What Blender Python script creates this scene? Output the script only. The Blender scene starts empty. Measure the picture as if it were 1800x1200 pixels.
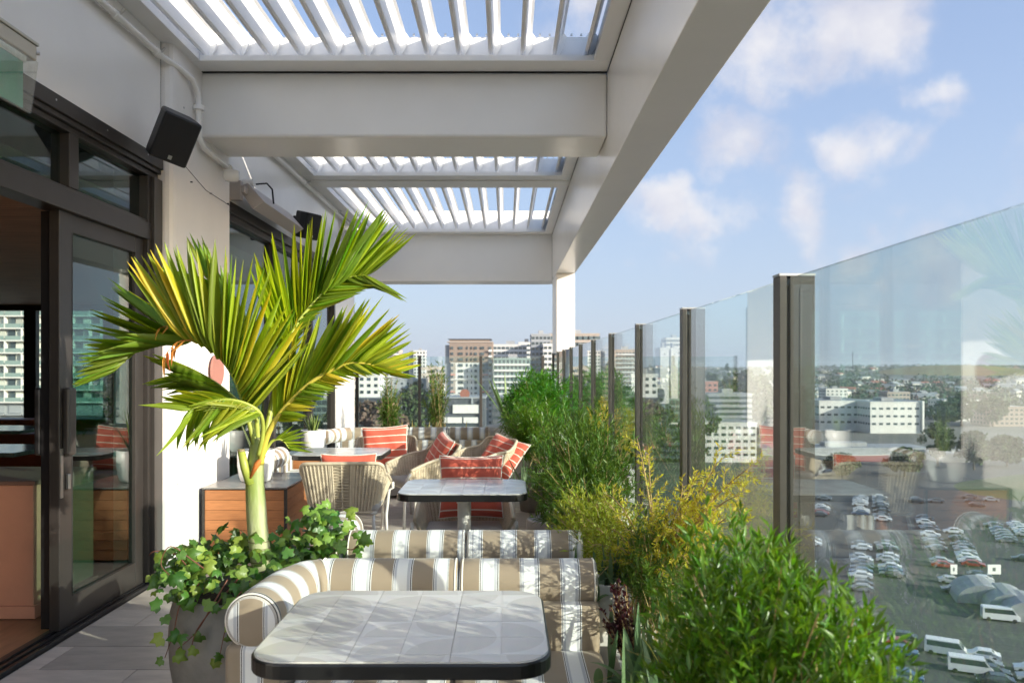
import bpy, bmesh, math, random
import numpy as np
from mathutils import Vector, Matrix, Euler
random.seed(7); rng = np.random.default_rng(11)
R = math.radians
SC = bpy.context.scene
COL = SC.collection
EYE = 1.4; FPX = 1350.0

# ------------------------------------------------------------------ camera
cam_d = bpy.data.cameras.new('camera'); cam = bpy.data.objects.new('camera', cam_d); COL.objects.link(cam)
cam.location = (0, 0, EYE); cam.rotation_euler = (R(90), 0, 0)
cam_d.sensor_width = 36; cam_d.lens = 27.0; cam_d.shift_x = 0.0056; cam_d.shift_y = 0.0267
cam_d.clip_start = 0.05; cam_d.clip_end = 20000
cam_d.dof.use_dof = True; cam_d.dof.focus_distance = 3.6; cam_d.dof.aperture_fstop = 5.0
SC.camera = cam
# ------------------------------------------------------------------ light
SUN_EL = 17.5; SUN_AZ = 122.0        # degrees clockwise from +Y
W = bpy.data.worlds.new('World'); SC.world = W; W.use_nodes = True
nt = W.node_tree; nt.nodes.clear()
def N(t, kind, **kw):
    n = t.nodes.new(kind)
    for k, v in kw.items(): setattr(n, k, v)
    return n
wo = N(nt, 'ShaderNodeOutputWorld'); bg = N(nt, 'ShaderNodeBackground'); bg.inputs['Strength'].default_value = 0.128
nt.links.new(bg.outputs[0], wo.inputs[0])
sky = N(nt, 'ShaderNodeTexSky', sky_type='NISHITA', sun_disc=False)
sky.sun_elevation = R(SUN_EL); sky.sun_rotation = R(SUN_AZ); sky.altitude = 50; sky.air_density = 1.0; sky.dust_density = 1.2; sky.ozone_density = 1.6
tc = N(nt, 'ShaderNodeTexCoord')
def mth(t, op, a, b=None, c=None, clamp=False):
    n = N(t, 'ShaderNodeMath', operation=op); n.use_clamp = clamp
    for i, v in enumerate((a, b, c)):
        if v is None: continue
        if isinstance(v, (int, float)): n.inputs[i].default_value = v
        else: t.links.new(v, n.inputs[i])
    return n.outputs[0]
def cloud_mask():
    warp = N(nt, 'ShaderNodeTexNoise'); warp.inputs['Scale'].default_value = 6.0; warp.inputs['Detail'].default_value = 7
    nt.links.new(tc.outputs['Generated'], warp.inputs['Vector'])
    sub = N(nt, 'ShaderNodeVectorMath', operation='SUBTRACT'); nt.links.new(warp.outputs['Color'], sub.inputs[0]); sub.inputs[1].default_value = (.5, .5, .5)
    sc_ = N(nt, 'ShaderNodeVectorMath', operation='SCALE'); nt.links.new(sub.outputs[0], sc_.inputs[0]); sc_.inputs['Scale'].default_value = 0.24
    add = N(nt, 'ShaderNodeVectorMath', operation='ADD'); nt.links.new(tc.outputs['Generated'], add.inputs[0]); nt.links.new(sc_.outputs[0], add.inputs[1])
    acc = None
    blobs = [((1440, 60), .085, .9), ((1360, 45), .08, .75), ((1545, 80), .05, .5), ((1285, 235), .085, .85), ((1330, 270), .065, .6), ((1240, 200), .07, .6), ((1600, 180), .04, .8), ((1600, 225), .04, .6),
             ((1500, 300), .05, .9), ((1555, 310), .05, .55), ((1180, 392), .045, .95), ((1140, 400), .05, .6), ((1240, 405), .045, .7), ((1390, 415), .05, .75), ((1520, 440), .035, .9), ((1480, 470), .06, .5), ((1720, 330), .07, .6),
             ((1790, 300), .09, .6), ((1650, 420), .07, .55), ((1010, 30), .09, .8), ((640, 60), .05, .3), ((1095, 505), .03, .4)]
    for (px, py), r, w in blobs:
        v = Vector(((px-890)/FPX, 1, (648-py)/FPX)).normalized()
        d = N(nt, 'ShaderNodeVectorMath', operation='DISTANCE'); nt.links.new(add.outputs[0], d.inputs[0]); d.inputs[1].default_value = v
        mr = N(nt, 'ShaderNodeMapRange', interpolation_type='SMOOTHSTEP'); nt.links.new(d.outputs['Value'], mr.inputs['Value'])
        mr.inputs['From Min'].default_value = r*1.45; mr.inputs['From Max'].default_value = r*.15; mr.inputs['To Min'].default_value = 0; mr.inputs['To Max'].default_value = w
        acc = mr.outputs[0] if acc is None else mth(nt, 'MAXIMUM', acc, mr.outputs[0])
    # the same kind of broken cloud all round the sky (plane-projected noise)
    sep = N(nt, 'ShaderNodeSeparateXYZ'); nt.links.new(tc.outputs['Generated'], sep.inputs[0])
    zz = mth(nt, 'ADD', mth(nt, 'MAXIMUM', sep.outputs[2], 0.0), 0.12)
    comb = N(nt, 'ShaderNodeCombineXYZ'); nt.links.new(mth(nt, 'DIVIDE', sep.outputs[0], zz), comb.inputs[0]); nt.links.new(mth(nt, 'DIVIDE', sep.outputs[1], zz), comb.inputs[1])
    n2 = N(nt, 'ShaderNodeTexNoise'); n2.inputs['Scale'].default_value = .8; n2.inputs['Detail'].default_value = 8; n2.inputs['Roughness'].default_value = .55
    nt.links.new(comb.outputs[0], n2.inputs['Vector'])
    m2 = N(nt, 'ShaderNodeMapRange', interpolation_type='SMOOTHSTEP'); nt.links.new(n2.outputs['Fac'], m2.inputs['Value'])
    m2.inputs['From Min'].default_value = .53; m2.inputs['From Max'].default_value = .74; m2.inputs['To Max'].default_value = .6
    acc = mth(nt, 'MAXIMUM', acc, m2.outputs[0])
    fine = N(nt, 'ShaderNodeTexNoise'); fine.inputs['Scale'].default_value = 8; fine.inputs['Detail'].default_value = 9; fine.inputs['Roughness'].default_value = .62
    nt.links.new(tc.outputs['Generated'], fine.inputs['Vector'])
    f = N(nt, 'ShaderNodeMapRange'); nt.links.new(fine.outputs['Fac'], f.inputs['Value']); f.inputs['From Min'].default_value = .25; f.inputs['From Max'].default_value = .75; f.inputs['To Min'].default_value = .55; f.inputs['To Max'].default_value = 1.35
    e = mth(nt, 'ADD', acc, mth(nt, 'MULTIPLY', mth(nt, 'SUBTRACT', fine.outputs['Fac'], .5), 2.4))
    k = N(nt, 'ShaderNodeMapRange', interpolation_type='SMOOTHSTEP'); nt.links.new(e, k.inputs['Value']); k.inputs['From Min'].default_value = .15; k.inputs['From Max'].default_value = 1.05
    return mth(nt, 'MULTIPLY', k.outputs[0], mth(nt, 'MULTIPLY', mth(nt, 'MINIMUM', mth(nt, 'MULTIPLY', acc, 3.0), 1.0), .95), clamp=True)
cm = cloud_mask()
tint = N(nt, 'ShaderNodeMix', data_type='RGBA', blend_type='MIX'); # away from the sun the air is milkier and more violet than the clear-sky model, most of all towards the horizon
sp_ = N(nt, 'ShaderNodeSeparateXYZ'); nt.links.new(tc.outputs['Generated'], sp_.inputs[0])
dt_ = N(nt, 'ShaderNodeVectorMath', operation='DOT_PRODUCT'); nt.links.new(tc.outputs['Generated'], dt_.inputs[0])
dt_.inputs[1].default_value = (math.sin(R(SUN_AZ)), math.cos(R(SUN_AZ)), 0)
away = N(nt, 'ShaderNodeMapRange', interpolation_type='SMOOTHSTEP'); nt.links.new(dt_.outputs['Value'], away.inputs['Value']); away.inputs['From Min'].default_value = .75; away.inputs['From Max'].default_value = .25
hor = N(nt, 'ShaderNodeMapRange', interpolation_type='SMOOTHSTEP'); nt.links.new(sp_.outputs[2], hor.inputs['Value']); hor.inputs['From Min'].default_value = .42; hor.inputs['From Max'].default_value = .0; hor.inputs['To Min'].default_value = .55; hor.inputs['To Max'].default_value = .85
hc_ = N(nt, 'ShaderNodeMix', data_type='RGBA'); nt.links.new(hor.outputs[0], hc_.inputs['Factor']); hc_.inputs['A'].default_value = (.62, .95, 2.3, 1); hc_.inputs['B'].default_value = (1.90, 2.22, 2.75, 1)
nt.links.new(mth(nt, 'MULTIPLY', away.outputs[0], hor.outputs[0]), tint.inputs['Factor'])
nt.links.new(sky.outputs[0], tint.inputs['A']); nt.links.new(hc_.outputs['Result'], tint.inputs['B'])
mx = N(nt, 'ShaderNodeMix', data_type='RGBA'); nt.links.new(cm, mx.inputs['Factor']); nt.links.new(tint.outputs['Result'], mx.inputs['A'])
shn = N(nt, 'ShaderNodeTexNoise'); shn.inputs['Scale'].default_value = 11; shn.inputs['Detail'].default_value = 7; nt.links.new(tc.outputs['Generated'], shn.inputs['Vector'])
shm = N(nt, 'ShaderNodeMapRange'); nt.links.new(shn.outputs['Fac'], shm.inputs['Value']); shm.inputs['From Min'].default_value = .35; shm.inputs['From Max'].default_value = .62
cc_ = N(nt, 'ShaderNodeMix', data_type='RGBA'); nt.links.new(shm.outputs[0], cc_.inputs['Factor']); cc_.inputs['A'].default_value = (2.0, 2.1, 2.6, 1); cc_.inputs['B'].default_value = (3.0, 2.97, 3.12, 1); nt.links.new(cc_.outputs['Result'], mx.inputs['B'])
nt.links.new(mx.outputs['Result'], bg.inputs['Color'])
sd = bpy.data.lights.new('sun', 'SUN'); sun = bpy.data.objects.new('sun', sd); COL.objects.link(sun)
sd.energy = 3.7; sd.angle = R(0.55); sd.color = (1.0, .9, .76)
sv = Vector((math.sin(R(SUN_AZ))*math.cos(R(SUN_EL)), math.cos(R(SUN_AZ))*math.cos(R(SUN_EL)), math.sin(R(SUN_EL))))
sun.rotation_euler = sv.to_track_quat('Z', 'Y').to_euler()
SC.view_settings.view_transform = 'Standard'; SC.view_settings.look = 'None'; SC.view_settings.gamma = 1.0
SC.view_settings.exposure = 1.2; SC.view_settings.use_curve_mapping = False
SC.render.engine = 'CYCLES'
cy = SC.cycles; cy.max_bounces = 10; cy.transparent_max_bounces = 24; cy.diffuse_bounces = 6; cy.glossy_bounces = 4; cy.caustics_reflective = False; cy.caustics_refractive = False
try: cy.use_denoising = True
except Exception: pass

# ------------------------------------------------------------------ materials
MATS = {}
def mat(name, col, rough=.6, metal=0.0, var=0.0, vscale=8.0, bump=0.0, bscale=60.0, objvar=0.0, spec=.5, coat=0.0, stretch=None, col2=None, island=0.0, trans=0.0, tcol=None, sheen=0.0):
    if name in MATS: return MATS[name]
    m = bpy.data.materials.new(name); m.use_nodes = True; t = m.node_tree; t.nodes.clear(); MATS[name] = m
    out = N(t, 'ShaderNodeOutputMaterial'); p = N(t, 'ShaderNodeBsdfPrincipled')
    p.inputs['Roughness'].default_value = rough; p.inputs['Metallic'].default_value = metal; p.inputs['Specular IOR Level'].default_value = spec
    p.inputs['Coat Weight'].default_value = coat
    if sheen: p.inputs['Sheen Weight'].default_value = sheen
    c = N(t, 'ShaderNodeRGB'); c.outputs[0].default_value = (*col, 1); cur = c.outputs[0]
    co = N(t, 'ShaderNodeTexCoord'); vec = co.outputs['Object']
    if stretch:
        mp = N(t, 'ShaderNodeMapping'); mp.inputs['Scale'].default_value = stretch; t.links.new(vec, mp.inputs['Vector']); vec = mp.outputs[0]
    if var or col2:
        nz = N(t, 'ShaderNodeTexNoise'); nz.inputs['Scale'].default_value = vscale; nz.inputs['Detail'].default_value = 6; nz.inputs['Roughness'].default_value = .6
        t.links.new(vec, nz.inputs['Vector'])
        mr = N(t, 'ShaderNodeMapRange'); mr.inputs['From Min'].default_value = .3; mr.inputs['From Max'].default_value = .7; t.links.new(nz.outputs['Fac'], mr.inputs['Value'])
        if col2:
            mm = N(t, 'ShaderNodeMix', data_type='RGBA'); t.links.new(mr.outputs[0], mm.inputs['Factor']); t.links.new(cur, mm.inputs['A']); mm.inputs['B'].default_value = (*col2, 1); cur = mm.outputs['Result']
        else:
            h = N(t, 'ShaderNodeHueSaturation'); t.links.new(cur, h.inputs['Color']); mr.inputs['To Min'].default_value = 1-var; mr.inputs['To Max'].default_value = 1+var; t.links.new(mr.outputs[0], h.inputs['Value']); cur = h.outputs[0]
    if objvar or island:
        if objvar:
            oi = N(t, 'ShaderNodeObjectInfo'); rv = oi.outputs['Random']; a = objvar
        else:
            g = N(t, 'ShaderNodeNewGeometry'); rv = g.outputs['Random Per Island']; a = island
        h = N(t, 'ShaderNodeHueSaturation'); t.links.new(cur, h.inputs['Color'])
        mr = N(t, 'ShaderNodeMapRange'); t.links.new(rv, mr.inputs['Value']); mr.inputs['To Min'].default_value = 1-a; mr.inputs['To Max'].default_value = 1+a
        t.links.new(mr.outputs[0], h.inputs['Value'])
        if island or trans:
            fr = mth(t, 'FRACT', mth(t, 'MULTIPLY', rv, 7.31)); mh = N(t, 'ShaderNodeMapRange'); t.links.new(fr, mh.inputs['Value']); mh.inputs['To Min'].default_value = .475; mh.inputs['To Max'].default_value = .52
            t.links.new(mh.outputs[0], h.inputs['Hue'])
        cur = h.outputs[0]
    t.links.new(cur, p.inputs['Base Color'])
    if bump:
        nb = N(t, 'ShaderNodeTexNoise'); nb.inputs['Scale'].default_value = bscale; nb.inputs['Detail'].default_value = 4; t.links.new(vec, nb.inputs['Vector'])
        b = N(t, 'ShaderNodeBump'); b.inputs['Strength'].default_value = bump; b.inputs['Distance'].default_value = .01; t.links.new(nb.outputs['Fac'], b.inputs['Height']); t.links.new(b.outputs[0], p.inputs['Normal'])
    sh = p.outputs[0]
    if trans:
        tr = N(t, 'ShaderNodeBsdfTranslucent'); hs = N(t, 'ShaderNodeMix', data_type='RGBA', blend_type='MULTIPLY'); hs.inputs['Factor'].default_value = 1; t.links.new(cur, hs.inputs['A']); hs.inputs['B'].default_value = (*(tcol or (1.6, 1.5, .6)), 1)
        t.links.new(hs.outputs['Result'], tr.inputs['Color'])
        ms = N(t, 'ShaderNodeMixShader'); ms.inputs[0].default_value = trans; t.links.new(sh, ms.inputs[1]); t.links.new(tr.outputs[0], ms.inputs[2]); sh = ms.outputs[0]
    t.links.new(sh, out.inputs[0]); return m

def glass(name, tintc, boost=1.9, dirt=0.0):
    m = bpy.data.materials.new(name); m.use_nodes = True; t = m.node_tree; t.nodes.clear(); MATS[name] = m
    out = N(t, 'ShaderNodeOutputMaterial'); tr = N(t, 'ShaderNodeBsdfTransparent'); tr.inputs[0].default_value = (*tintc, 1)
    gl = N(t, 'ShaderNodeBsdfGlossy'); gl.inputs['Roughness'].default_value = 0.0; gl.inputs[0].default_value = (1, 1, 1, 1)
    lw = N(t, 'ShaderNodeFresnel'); lw.inputs['IOR'].default_value = 1.5
    # both faces of the pane, also when seen from behind
    g = N(t, 'ShaderNodeNewGeometry'); iorv = N(t, 'ShaderNodeMapRange'); t.links.new(g.outputs['Backfacing'], iorv.inputs['Value']); iorv.inputs['To Min'].default_value = 1.5; iorv.inputs['To Max'].default_value = 1/1.5
    t.links.new(iorv.outputs[0], lw.inputs['IOR'])
    f = mth(t, 'MULTIPLY', lw.outputs[0], boost, clamp=True)
    ms = N(t, 'ShaderNodeMixShader'); t.links.new(f, ms.inputs[0]); t.links.new(tr.outputs[0], ms.inputs[1]); t.links.new(gl.outputs[0], ms.inputs[2]); sh = ms.outputs[0]
    if dirt:
        df = N(t, 'ShaderNodeBsdfDiffuse'); df.inputs[0].default_value = (.75, .78, .78, 1)
        co = N(t, 'ShaderNodeTexCoord'); mp = N(t, 'ShaderNodeMapping'); mp.inputs['Scale'].default_value = (1, 14, 1.2); t.links.new(co.outputs['Object'], mp.inputs['Vector'])
        nz = N(t, 'ShaderNodeTexNoise'); nz.inputs['Scale'].default_value = 6; nz.inputs['Detail'].default_value = 7; t.links.new(mp.outputs[0], nz.inputs['Vector'])
        mr = N(t, 'ShaderNodeMapRange'); t.links.new(nz.outputs['Fac'], mr.inputs['Value']); mr.inputs['From Min'].default_value = .45; mr.inputs['From Max'].default_value = .8; mr.inputs['To Min'].default_value = dirt; mr.inputs['To Max'].default_value = dirt*3.2
        m2 = N(t, 'ShaderNodeMixShader'); t.links.new(mr.outputs[0], m2.inputs[0]); t.links.new(sh, m2.inputs[1]); t.links.new(df.outputs[0], m2.inputs[2]); sh = m2.outputs[0]
    t.links.new(sh, out.inputs[0]); return m

def stripes():
    m = bpy.data.materials.new('striped_canvas'); m.use_nodes = True; t = m.node_tree; t.nodes.clear(); MATS['stripe'] = m
    out = N(t, 'ShaderNodeOutputMaterial'); p = N(t, 'ShaderNodeBsdfPrincipled'); p.inputs['Roughness'].default_value = .72; p.inputs['Sheen Weight'].default_value = .15
    a = N(t, 'ShaderNodeAttribute'); a.attribute_name = 'u'
    f = mth(t, 'FRACT', mth(t, 'DIVIDE', a.outputs['Fac'], .140))
    cr = N(t, 'ShaderNodeValToRGB'); cr.color_ramp.interpolation = 'CONSTANT'; t.links.new(f, cr.inputs[0])
    ta, wh, bk, gr = (.30, .235, .165), (.80, .80, .78), (.02, .02, .025), (.50, .51, .54)
    st = [(0, ta), (.50, wh), (.512, bk), (.535, wh), (.55, gr), (.60, wh), (.86, gr), (.93, wh), (.945, bk), (.965, wh), (.985, ta)]
    el = cr.color_ramp.elements; el[0].position = 0; el[0].color = (*ta, 1); el[1].position = .5; el[1].color = (*wh, 1)
    for pos, c in st[2:]:
        e = el.new(pos); e.color = (*c, 1)
    co = N(t, 'ShaderNodeTexCoord'); nz = N(t, 'ShaderNodeTexNoise'); nz.inputs['Scale'].default_value = 5; nz.inputs['Detail'].default_value = 5; t.links.new(co.outputs['Object'], nz.inputs['Vector'])
    mr = N(t, 'ShaderNodeMapRange'); t.links.new(nz.outputs['Fac'], mr.inputs['Value']); mr.inputs['To Min'].default_value = .9; mr.inputs['To Max'].default_value = 1.08
    h = N(t, 'ShaderNodeHueSaturation'); t.links.new(cr.outputs[0], h.inputs['Color']); t.links.new(mr.outputs[0], h.inputs['Value']); t.links.new(h.outputs[0], p.inputs['Base Color'])
    nw = N(t, 'ShaderNodeTexNoise'); nw.inputs['Scale'].default_value = 7; nw.inputs['Detail'].default_value = 3; t.links.new(co.outputs['Object'], nw.inputs['Vector'])
    wv = N(t, 'ShaderNodeTexNoise'); wv.inputs['Scale'].default_value = 900; t.links.new(co.outputs['Object'], wv.inputs['Vector'])
    b0 = N(t, 'ShaderNodeBump'); b0.inputs['Strength'].default_value = .35; b0.inputs['Distance'].default_value = .02; t.links.new(nw.outputs['Fac'], b0.inputs['Height'])
    b = N(t, 'ShaderNodeBump'); b.inputs['Strength'].default_value = .25; b.inputs['Distance'].default_value = .001; t.links.new(wv.outputs['Fac'], b.inputs['Height']); t.links.new(b0.outputs[0], b.inputs['Normal']); t.links.new(b.outputs[0], p.inputs['Normal'])
    t.links.new(p.outputs[0], out.inputs[0]); return m
def pillow_mat():
    m = bpy.data.materials.new('coral_fabric'); m.use_nodes = True; t = m.node_tree; t.nodes.clear(); MATS['coral'] = m
    out = N(t, 'ShaderNodeOutputMaterial'); p = N(t, 'ShaderNodeBsdfPrincipled'); p.inputs['Roughness'].default_value = .85; p.inputs['Sheen Weight'].default_value = .3
    a = N(t, 'ShaderNodeAttribute'); a.attribute_name = 'u'
    f = mth(t, 'FRACT', mth(t, 'DIVIDE', a.outputs['Fac'], .068)); g = mth(t, 'LESS_THAN', f, .13)
    mm = N(t, 'ShaderNodeMix', data_type='RGBA'); t.links.new(g, mm.inputs['Factor']); mm.inputs['A'].default_value = (.60, .105, .062, 1); mm.inputs['B'].default_value = (.78, .62, .52, 1)
    t.links.new(mm.outputs['Result'], p.inputs['Base Color'])
    co = N(t, 'ShaderNodeTexCoord'); wv = N(t, 'ShaderNodeTexNoise'); wv.inputs['Scale'].default_value = 14; wv.inputs['Detail'].default_value = 6; t.links.new(co.outputs['Object'], wv.inputs['Vector'])
    b = N(t, 'ShaderNodeBump'); b.inputs['Strength'].default_value = .4; b.inputs['Distance'].default_value = .012; t.links.new(wv.outputs['Fac'], b.inputs['Height']); t.links.new(b.outputs[0], p.inputs['Normal'])
    t.links.new(p.outputs[0], out.inputs[0]); return m
def tile_mat():
    # printed quarter-circle pattern on the glazed tiles
    m = bpy.data.materials.new('patterned_tile'); m.use_nodes = True; t = m.node_tree; t.nodes.clear(); MATS['tile'] = m
    out = N(t, 'ShaderNodeOutputMaterial'); p = N(t, 'ShaderNodeBsdfPrincipled'); p.inputs['Roughness'].default_value = .22; p.inputs['Coat Weight'].default_value = .3; p.inputs['Coat Roughness'].default_value = .12
    co = N(t, 'ShaderNodeTexCoord'); oi = N(t, 'ShaderNodeObjectInfo')
    se = N(t, 'ShaderNodeSeparateXYZ'); t.links.new(co.outputs['Object'], se.inputs[0])
    # pick a corner per tile from the random value
    r1 = mth(t, 'FRACT', mth(t, 'MULTIPLY', oi.outputs['Random'], 13.7)); sx = mth(t, 'SUBTRACT', mth(t, 'MULTIPLY', mth(t, 'GREATER_THAN', r1, .5), .1166), .0583)
    r2 = mth(t, 'FRACT', mth(t, 'MULTIPLY', oi.outputs['Random'], 57.3)); sy = mth(t, 'SUBTRACT', mth(t, 'MULTIPLY', mth(t, 'GREATER_THAN', r2, .5), .1166), .0583)
    dx = mth(t, 'SUBTRACT', se.outputs[0], sx); dy = mth(t, 'SUBTRACT', se.outputs[1], sy)
    d = mth(t, 'SQRT', mth(t, 'ADD', mth(t, 'MULTIPLY', dx, dx), mth(t, 'MULTIPLY', dy, dy)))
    g = mth(t, 'LESS_THAN', d, .105)
    mm = N(t, 'ShaderNodeMix', data_type='RGBA'); t.links.new(g, mm.inputs['Factor']); mm.inputs['A'].default_value = (.73, .71, .68, 1); mm.inputs['B'].default_value = (.63, .60, .56, 1)
    h = N(t, 'ShaderNodeHueSaturation'); t.links.new(mm.outputs['Result'], h.inputs['Color'])
    mr = N(t, 'ShaderNodeMapRange'); t.links.new(oi.outputs['Random'], mr.inputs['Value']); mr.inputs['To Min'].default_value = .88; mr.inputs['To Max'].default_value = 1.08; t.links.new(mr.outputs[0], h.inputs['Value'])
    nz = N(t, 'ShaderNodeTexNoise'); nz.inputs['Scale'].default_value = 30; nz.inputs['Detail'].default_value = 5; t.links.new(co.outputs['Object'], nz.inputs['Vector'])
    m3 = N(t, 'ShaderNodeMix', data_type='RGBA', blend_type='MULTIPLY'); m3.inputs['Factor'].default_value = .12; t.links.new(h.outputs[0], m3.inputs['A']); t.links.new(nz.outputs['Color'], m3.inputs['B'])
    t.links.new(m3.outputs['Result'], p.inputs['Base Color']); t.links.new(p.outputs[0], out.inputs[0]); return m
stripes(); pillow_mat(); tile_mat()
M = dict(MATS)
M['white'] = mat('white_paint', (.83, .82, .80), .24, var=.03, vscale=1.5, bump=.008, bscale=300)
M['offwhite'] = mat('white_render', (.80, .78, .755), .45, var=.04, vscale=2, bump=.06, bscale=200)
M['louvre'] = mat('white_aluminium', (.82, .82, .82), .25, var=.03, vscale=4)
M['bronze'] = mat('bronze_aluminium', (.048, .043, .040), .38, metal=.35, var=.1, vscale=6)
M['black_frame'] = mat('black_aluminium', (.02, .02, .022), .35, metal=.3)
M['post'] = mat('post_bronze', (.07, .064, .058), .42, metal=.4, var=.08, vscale=8)
M['seal'] = mat('rubber_seal', (.015, .015, .015), .7)
M['black'] = mat('black_plastic', (.006, .006, .006), .5, bump=.2, bscale=900)
M['steel'] = mat('brushed_steel', (.5, .5, .5), .3, metal=.9)
M['glass'] = glass('fence_glass', (.905, .968, .962), 1.2, dirt=.007)
M['doorglass'] = glass('door_glass', (.40, .60, .56), 1.5)
M['winglass'] = glass('window_glass', (.9, .95, .93), 1.0)
M['acrylic'] = glass('clear_acrylic', (.9, .92, .9), 1.2, dirt=.05)
M['plank'] = mat('paver_stone', (.49, .43, .38), .5, var=.16, vscale=5, objvar=.24, bump=.12, bscale=90, stretch=(1, 3, 1))
M['dark'] = mat('dark_gap', (.03, .028, .026), .9)
M['concrete_pot'] = mat('dark_concrete', (.23, .215, .19), .72, var=.22, vscale=5, bump=.25, bscale=40)
M['planter'] = mat('white_planter', (.62, .60, .56), .55, var=.08, vscale=6, bump=.05)
M['greyplanter'] = mat('grey_planter', (.28, .25, .24), .6, var=.1, vscale=7, bump=.1)
M['whitepot'] = mat('white_ceramic', (.78, .775, .76), .35, var=.03, vscale=5)
M['soil'] = mat('potting_soil', (.045, .03, .02), .95, bump=.8, bscale=60)
M['cedar'] = mat('cedar_board', (.42, .165, .062), .5, var=.22, vscale=6, objvar=.12, stretch=(1.2, 1.2, 16), bump=.1, bscale=50)
M['greytop'] = mat('slate_top', (.24, .225, .215), .25, var=.12, vscale=10, stretch=(1, 5, 1))
M['rattan'] = mat('rattan_strand', (.55, .46, .34), .6, var=.15, vscale=20, bump=.2, bscale=300)
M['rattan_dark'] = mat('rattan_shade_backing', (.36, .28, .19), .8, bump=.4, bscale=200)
M['chairmetal'] = mat('white_powder_coat', (.74, .72, .69), .35)
M['greycushion'] = mat('grey_cushion', (.42, .39, .37), .85, var=.05, vscale=20, bump=.15, bscale=500)
M['piping'] = mat('cream_piping', (.78, .74, .66), .8)
M['blackedge'] = mat('black_table_edge', (.012, .012, .012), .3)
M['grout'] = mat('pale_grout', (.58, .56, .52), .7)
M['trunk'] = mat('palm_trunk', (.24, .30, .07), .45, col2=(.48, .47, .31), vscale=5, bump=.25, bscale=40, stretch=(2.2, 2.2, .7))
M['ring'] = mat('trunk_ring', (.22, .19, .10), .7)
M['rachis'] = mat('palm_rachis', (.30, .36, .06), .45, var=.1)
M['rachis_y'] = mat('yellow_rachis', (.48, .42, .06), .45, var=.1)
M['palm_green'] = mat('palm_leaf_green', (.17, .275, .025), .38, objvar=.25, trans=.55, var=.12, vscale=4, stretch=(1, .4, 1), tcol=(2.4, 2.1, .7))
M['palm_lime'] = mat('palm_leaf_lime', (.30, .39, .03), .40, objvar=.18, trans=.5, var=.12, vscale=4, tcol=(2.0, 1.8, .7))
M['palm_yellow'] = mat('palm_leaf_yellow', (.60, .54, .04), .42, objvar=.15, trans=.45, col2=(.45, .46, .03), vscale=3, tcol=(1.6, 1.4, .6))
M['palm_orange'] = mat('palm_leaf_orange', (.55, .24, .05), .5, objvar=.15, trans=.3, tcol=(1.3, 1.1, .6))
M['ivy'] = mat('ivy_leaf', (.06, .14, .022), .36, objvar=.45, trans=.3, var=.15, vscale=20, tcol=(2.0, 1.9, .6))
M['ivy_light'] = mat('pale_ivy_leaf', (.20, .30, .05), .4, objvar=.2, trans=.3, var=.15, vscale=20, tcol=(1.6, 1.6, .6))
M['vine'] = mat('red_vine_stem', (.16, .055, .03), .6)
M['bush'] = mat('bush_leaf', (.085, .185, .014), .30, island=.38, trans=.3, tcol=(2.4, 2.1, .6))
M['bush2'] = mat('bush_leaf_mid', (.075, .15, .02), .45, island=.35, trans=.3, tcol=(2.1, 1.9, .6))
M['bush3'] = mat('bright_fern_leaf', (.06, .20, .012), .45, island=.3, trans=.3, tcol=(2.0, 1.9, .6))
M['yellowbush'] = mat('golden_needle', (.48, .44, .04), .5, island=.25, trans=.4, tcol=(1.4, 1.35, .5))
M['limebush'] = mat('lime_needle', (.26, .31, .03), .5, island=.35, trans=.35, tcol=(1.7, 1.6, .5))
M['greyleaf'] = mat('grey_green_leaf', (.11, .18, .085), .5, island=.25, trans=.2, tcol=(1.6, 1.6, .8))
M['burgundy'] = mat('burgundy_leaf', (.055, .012, .014), .4, island=.4, trans=.15, tcol=(2, 1, 1))
M['straw'] = mat('straw_blade', (.42, .34, .12), .6, island=.35, trans=.3, tcol=(1.2, 1.2, .6))
M['twig'] = mat('tan_twig', (.36, .25, .11), .7, var=.2)
M['succulent'] = mat('aloe_leaf', (.17, .26, .07), .4, objvar=.2, trans=.15, var=.15, vscale=15)
M['cactus'] = mat('cactus_skin', (.10, .2, .05), .55, var=.15)
M['peach'] = mat('peach_plaster', (.58, .27, .17), .7, var=.08, vscale=4)
M['brownleather'] = mat('brown_leather', (.20, .045, .02), .45, var=.2)
M['woodceil'] = mat('ceiling_board', (.38, .23, .13), .6, var=.3, vscale=4, stretch=(.7, 9, 1))
M['woodfloor'] = mat('interior_floor', (.34, .17, .09), .45, var=.2, vscale=5, stretch=(6, .7, 1))
M['greenmarble'] = mat('green_marble', (.10, .14, .12), .15, var=.4, vscale=9)
M['darkwall'] = mat('dark_interior_wall', (.05, .045, .04), .8)
M['pink'] = mat('pink_lamp_disc', (.33, .15, .12), .6, var=.05)
M['heater'] = mat('grey_heater_shell', (.42, .39, .38), .45)
M['housing'] = mat('cream_housing', (.46, .46, .42), .5, var=.04)
M['signgreen'] = mat('exit_green', (.06, .36, .27), .35)
M['signwhite'] = mat('sign_white', (.7, .75, .72), .4)

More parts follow.
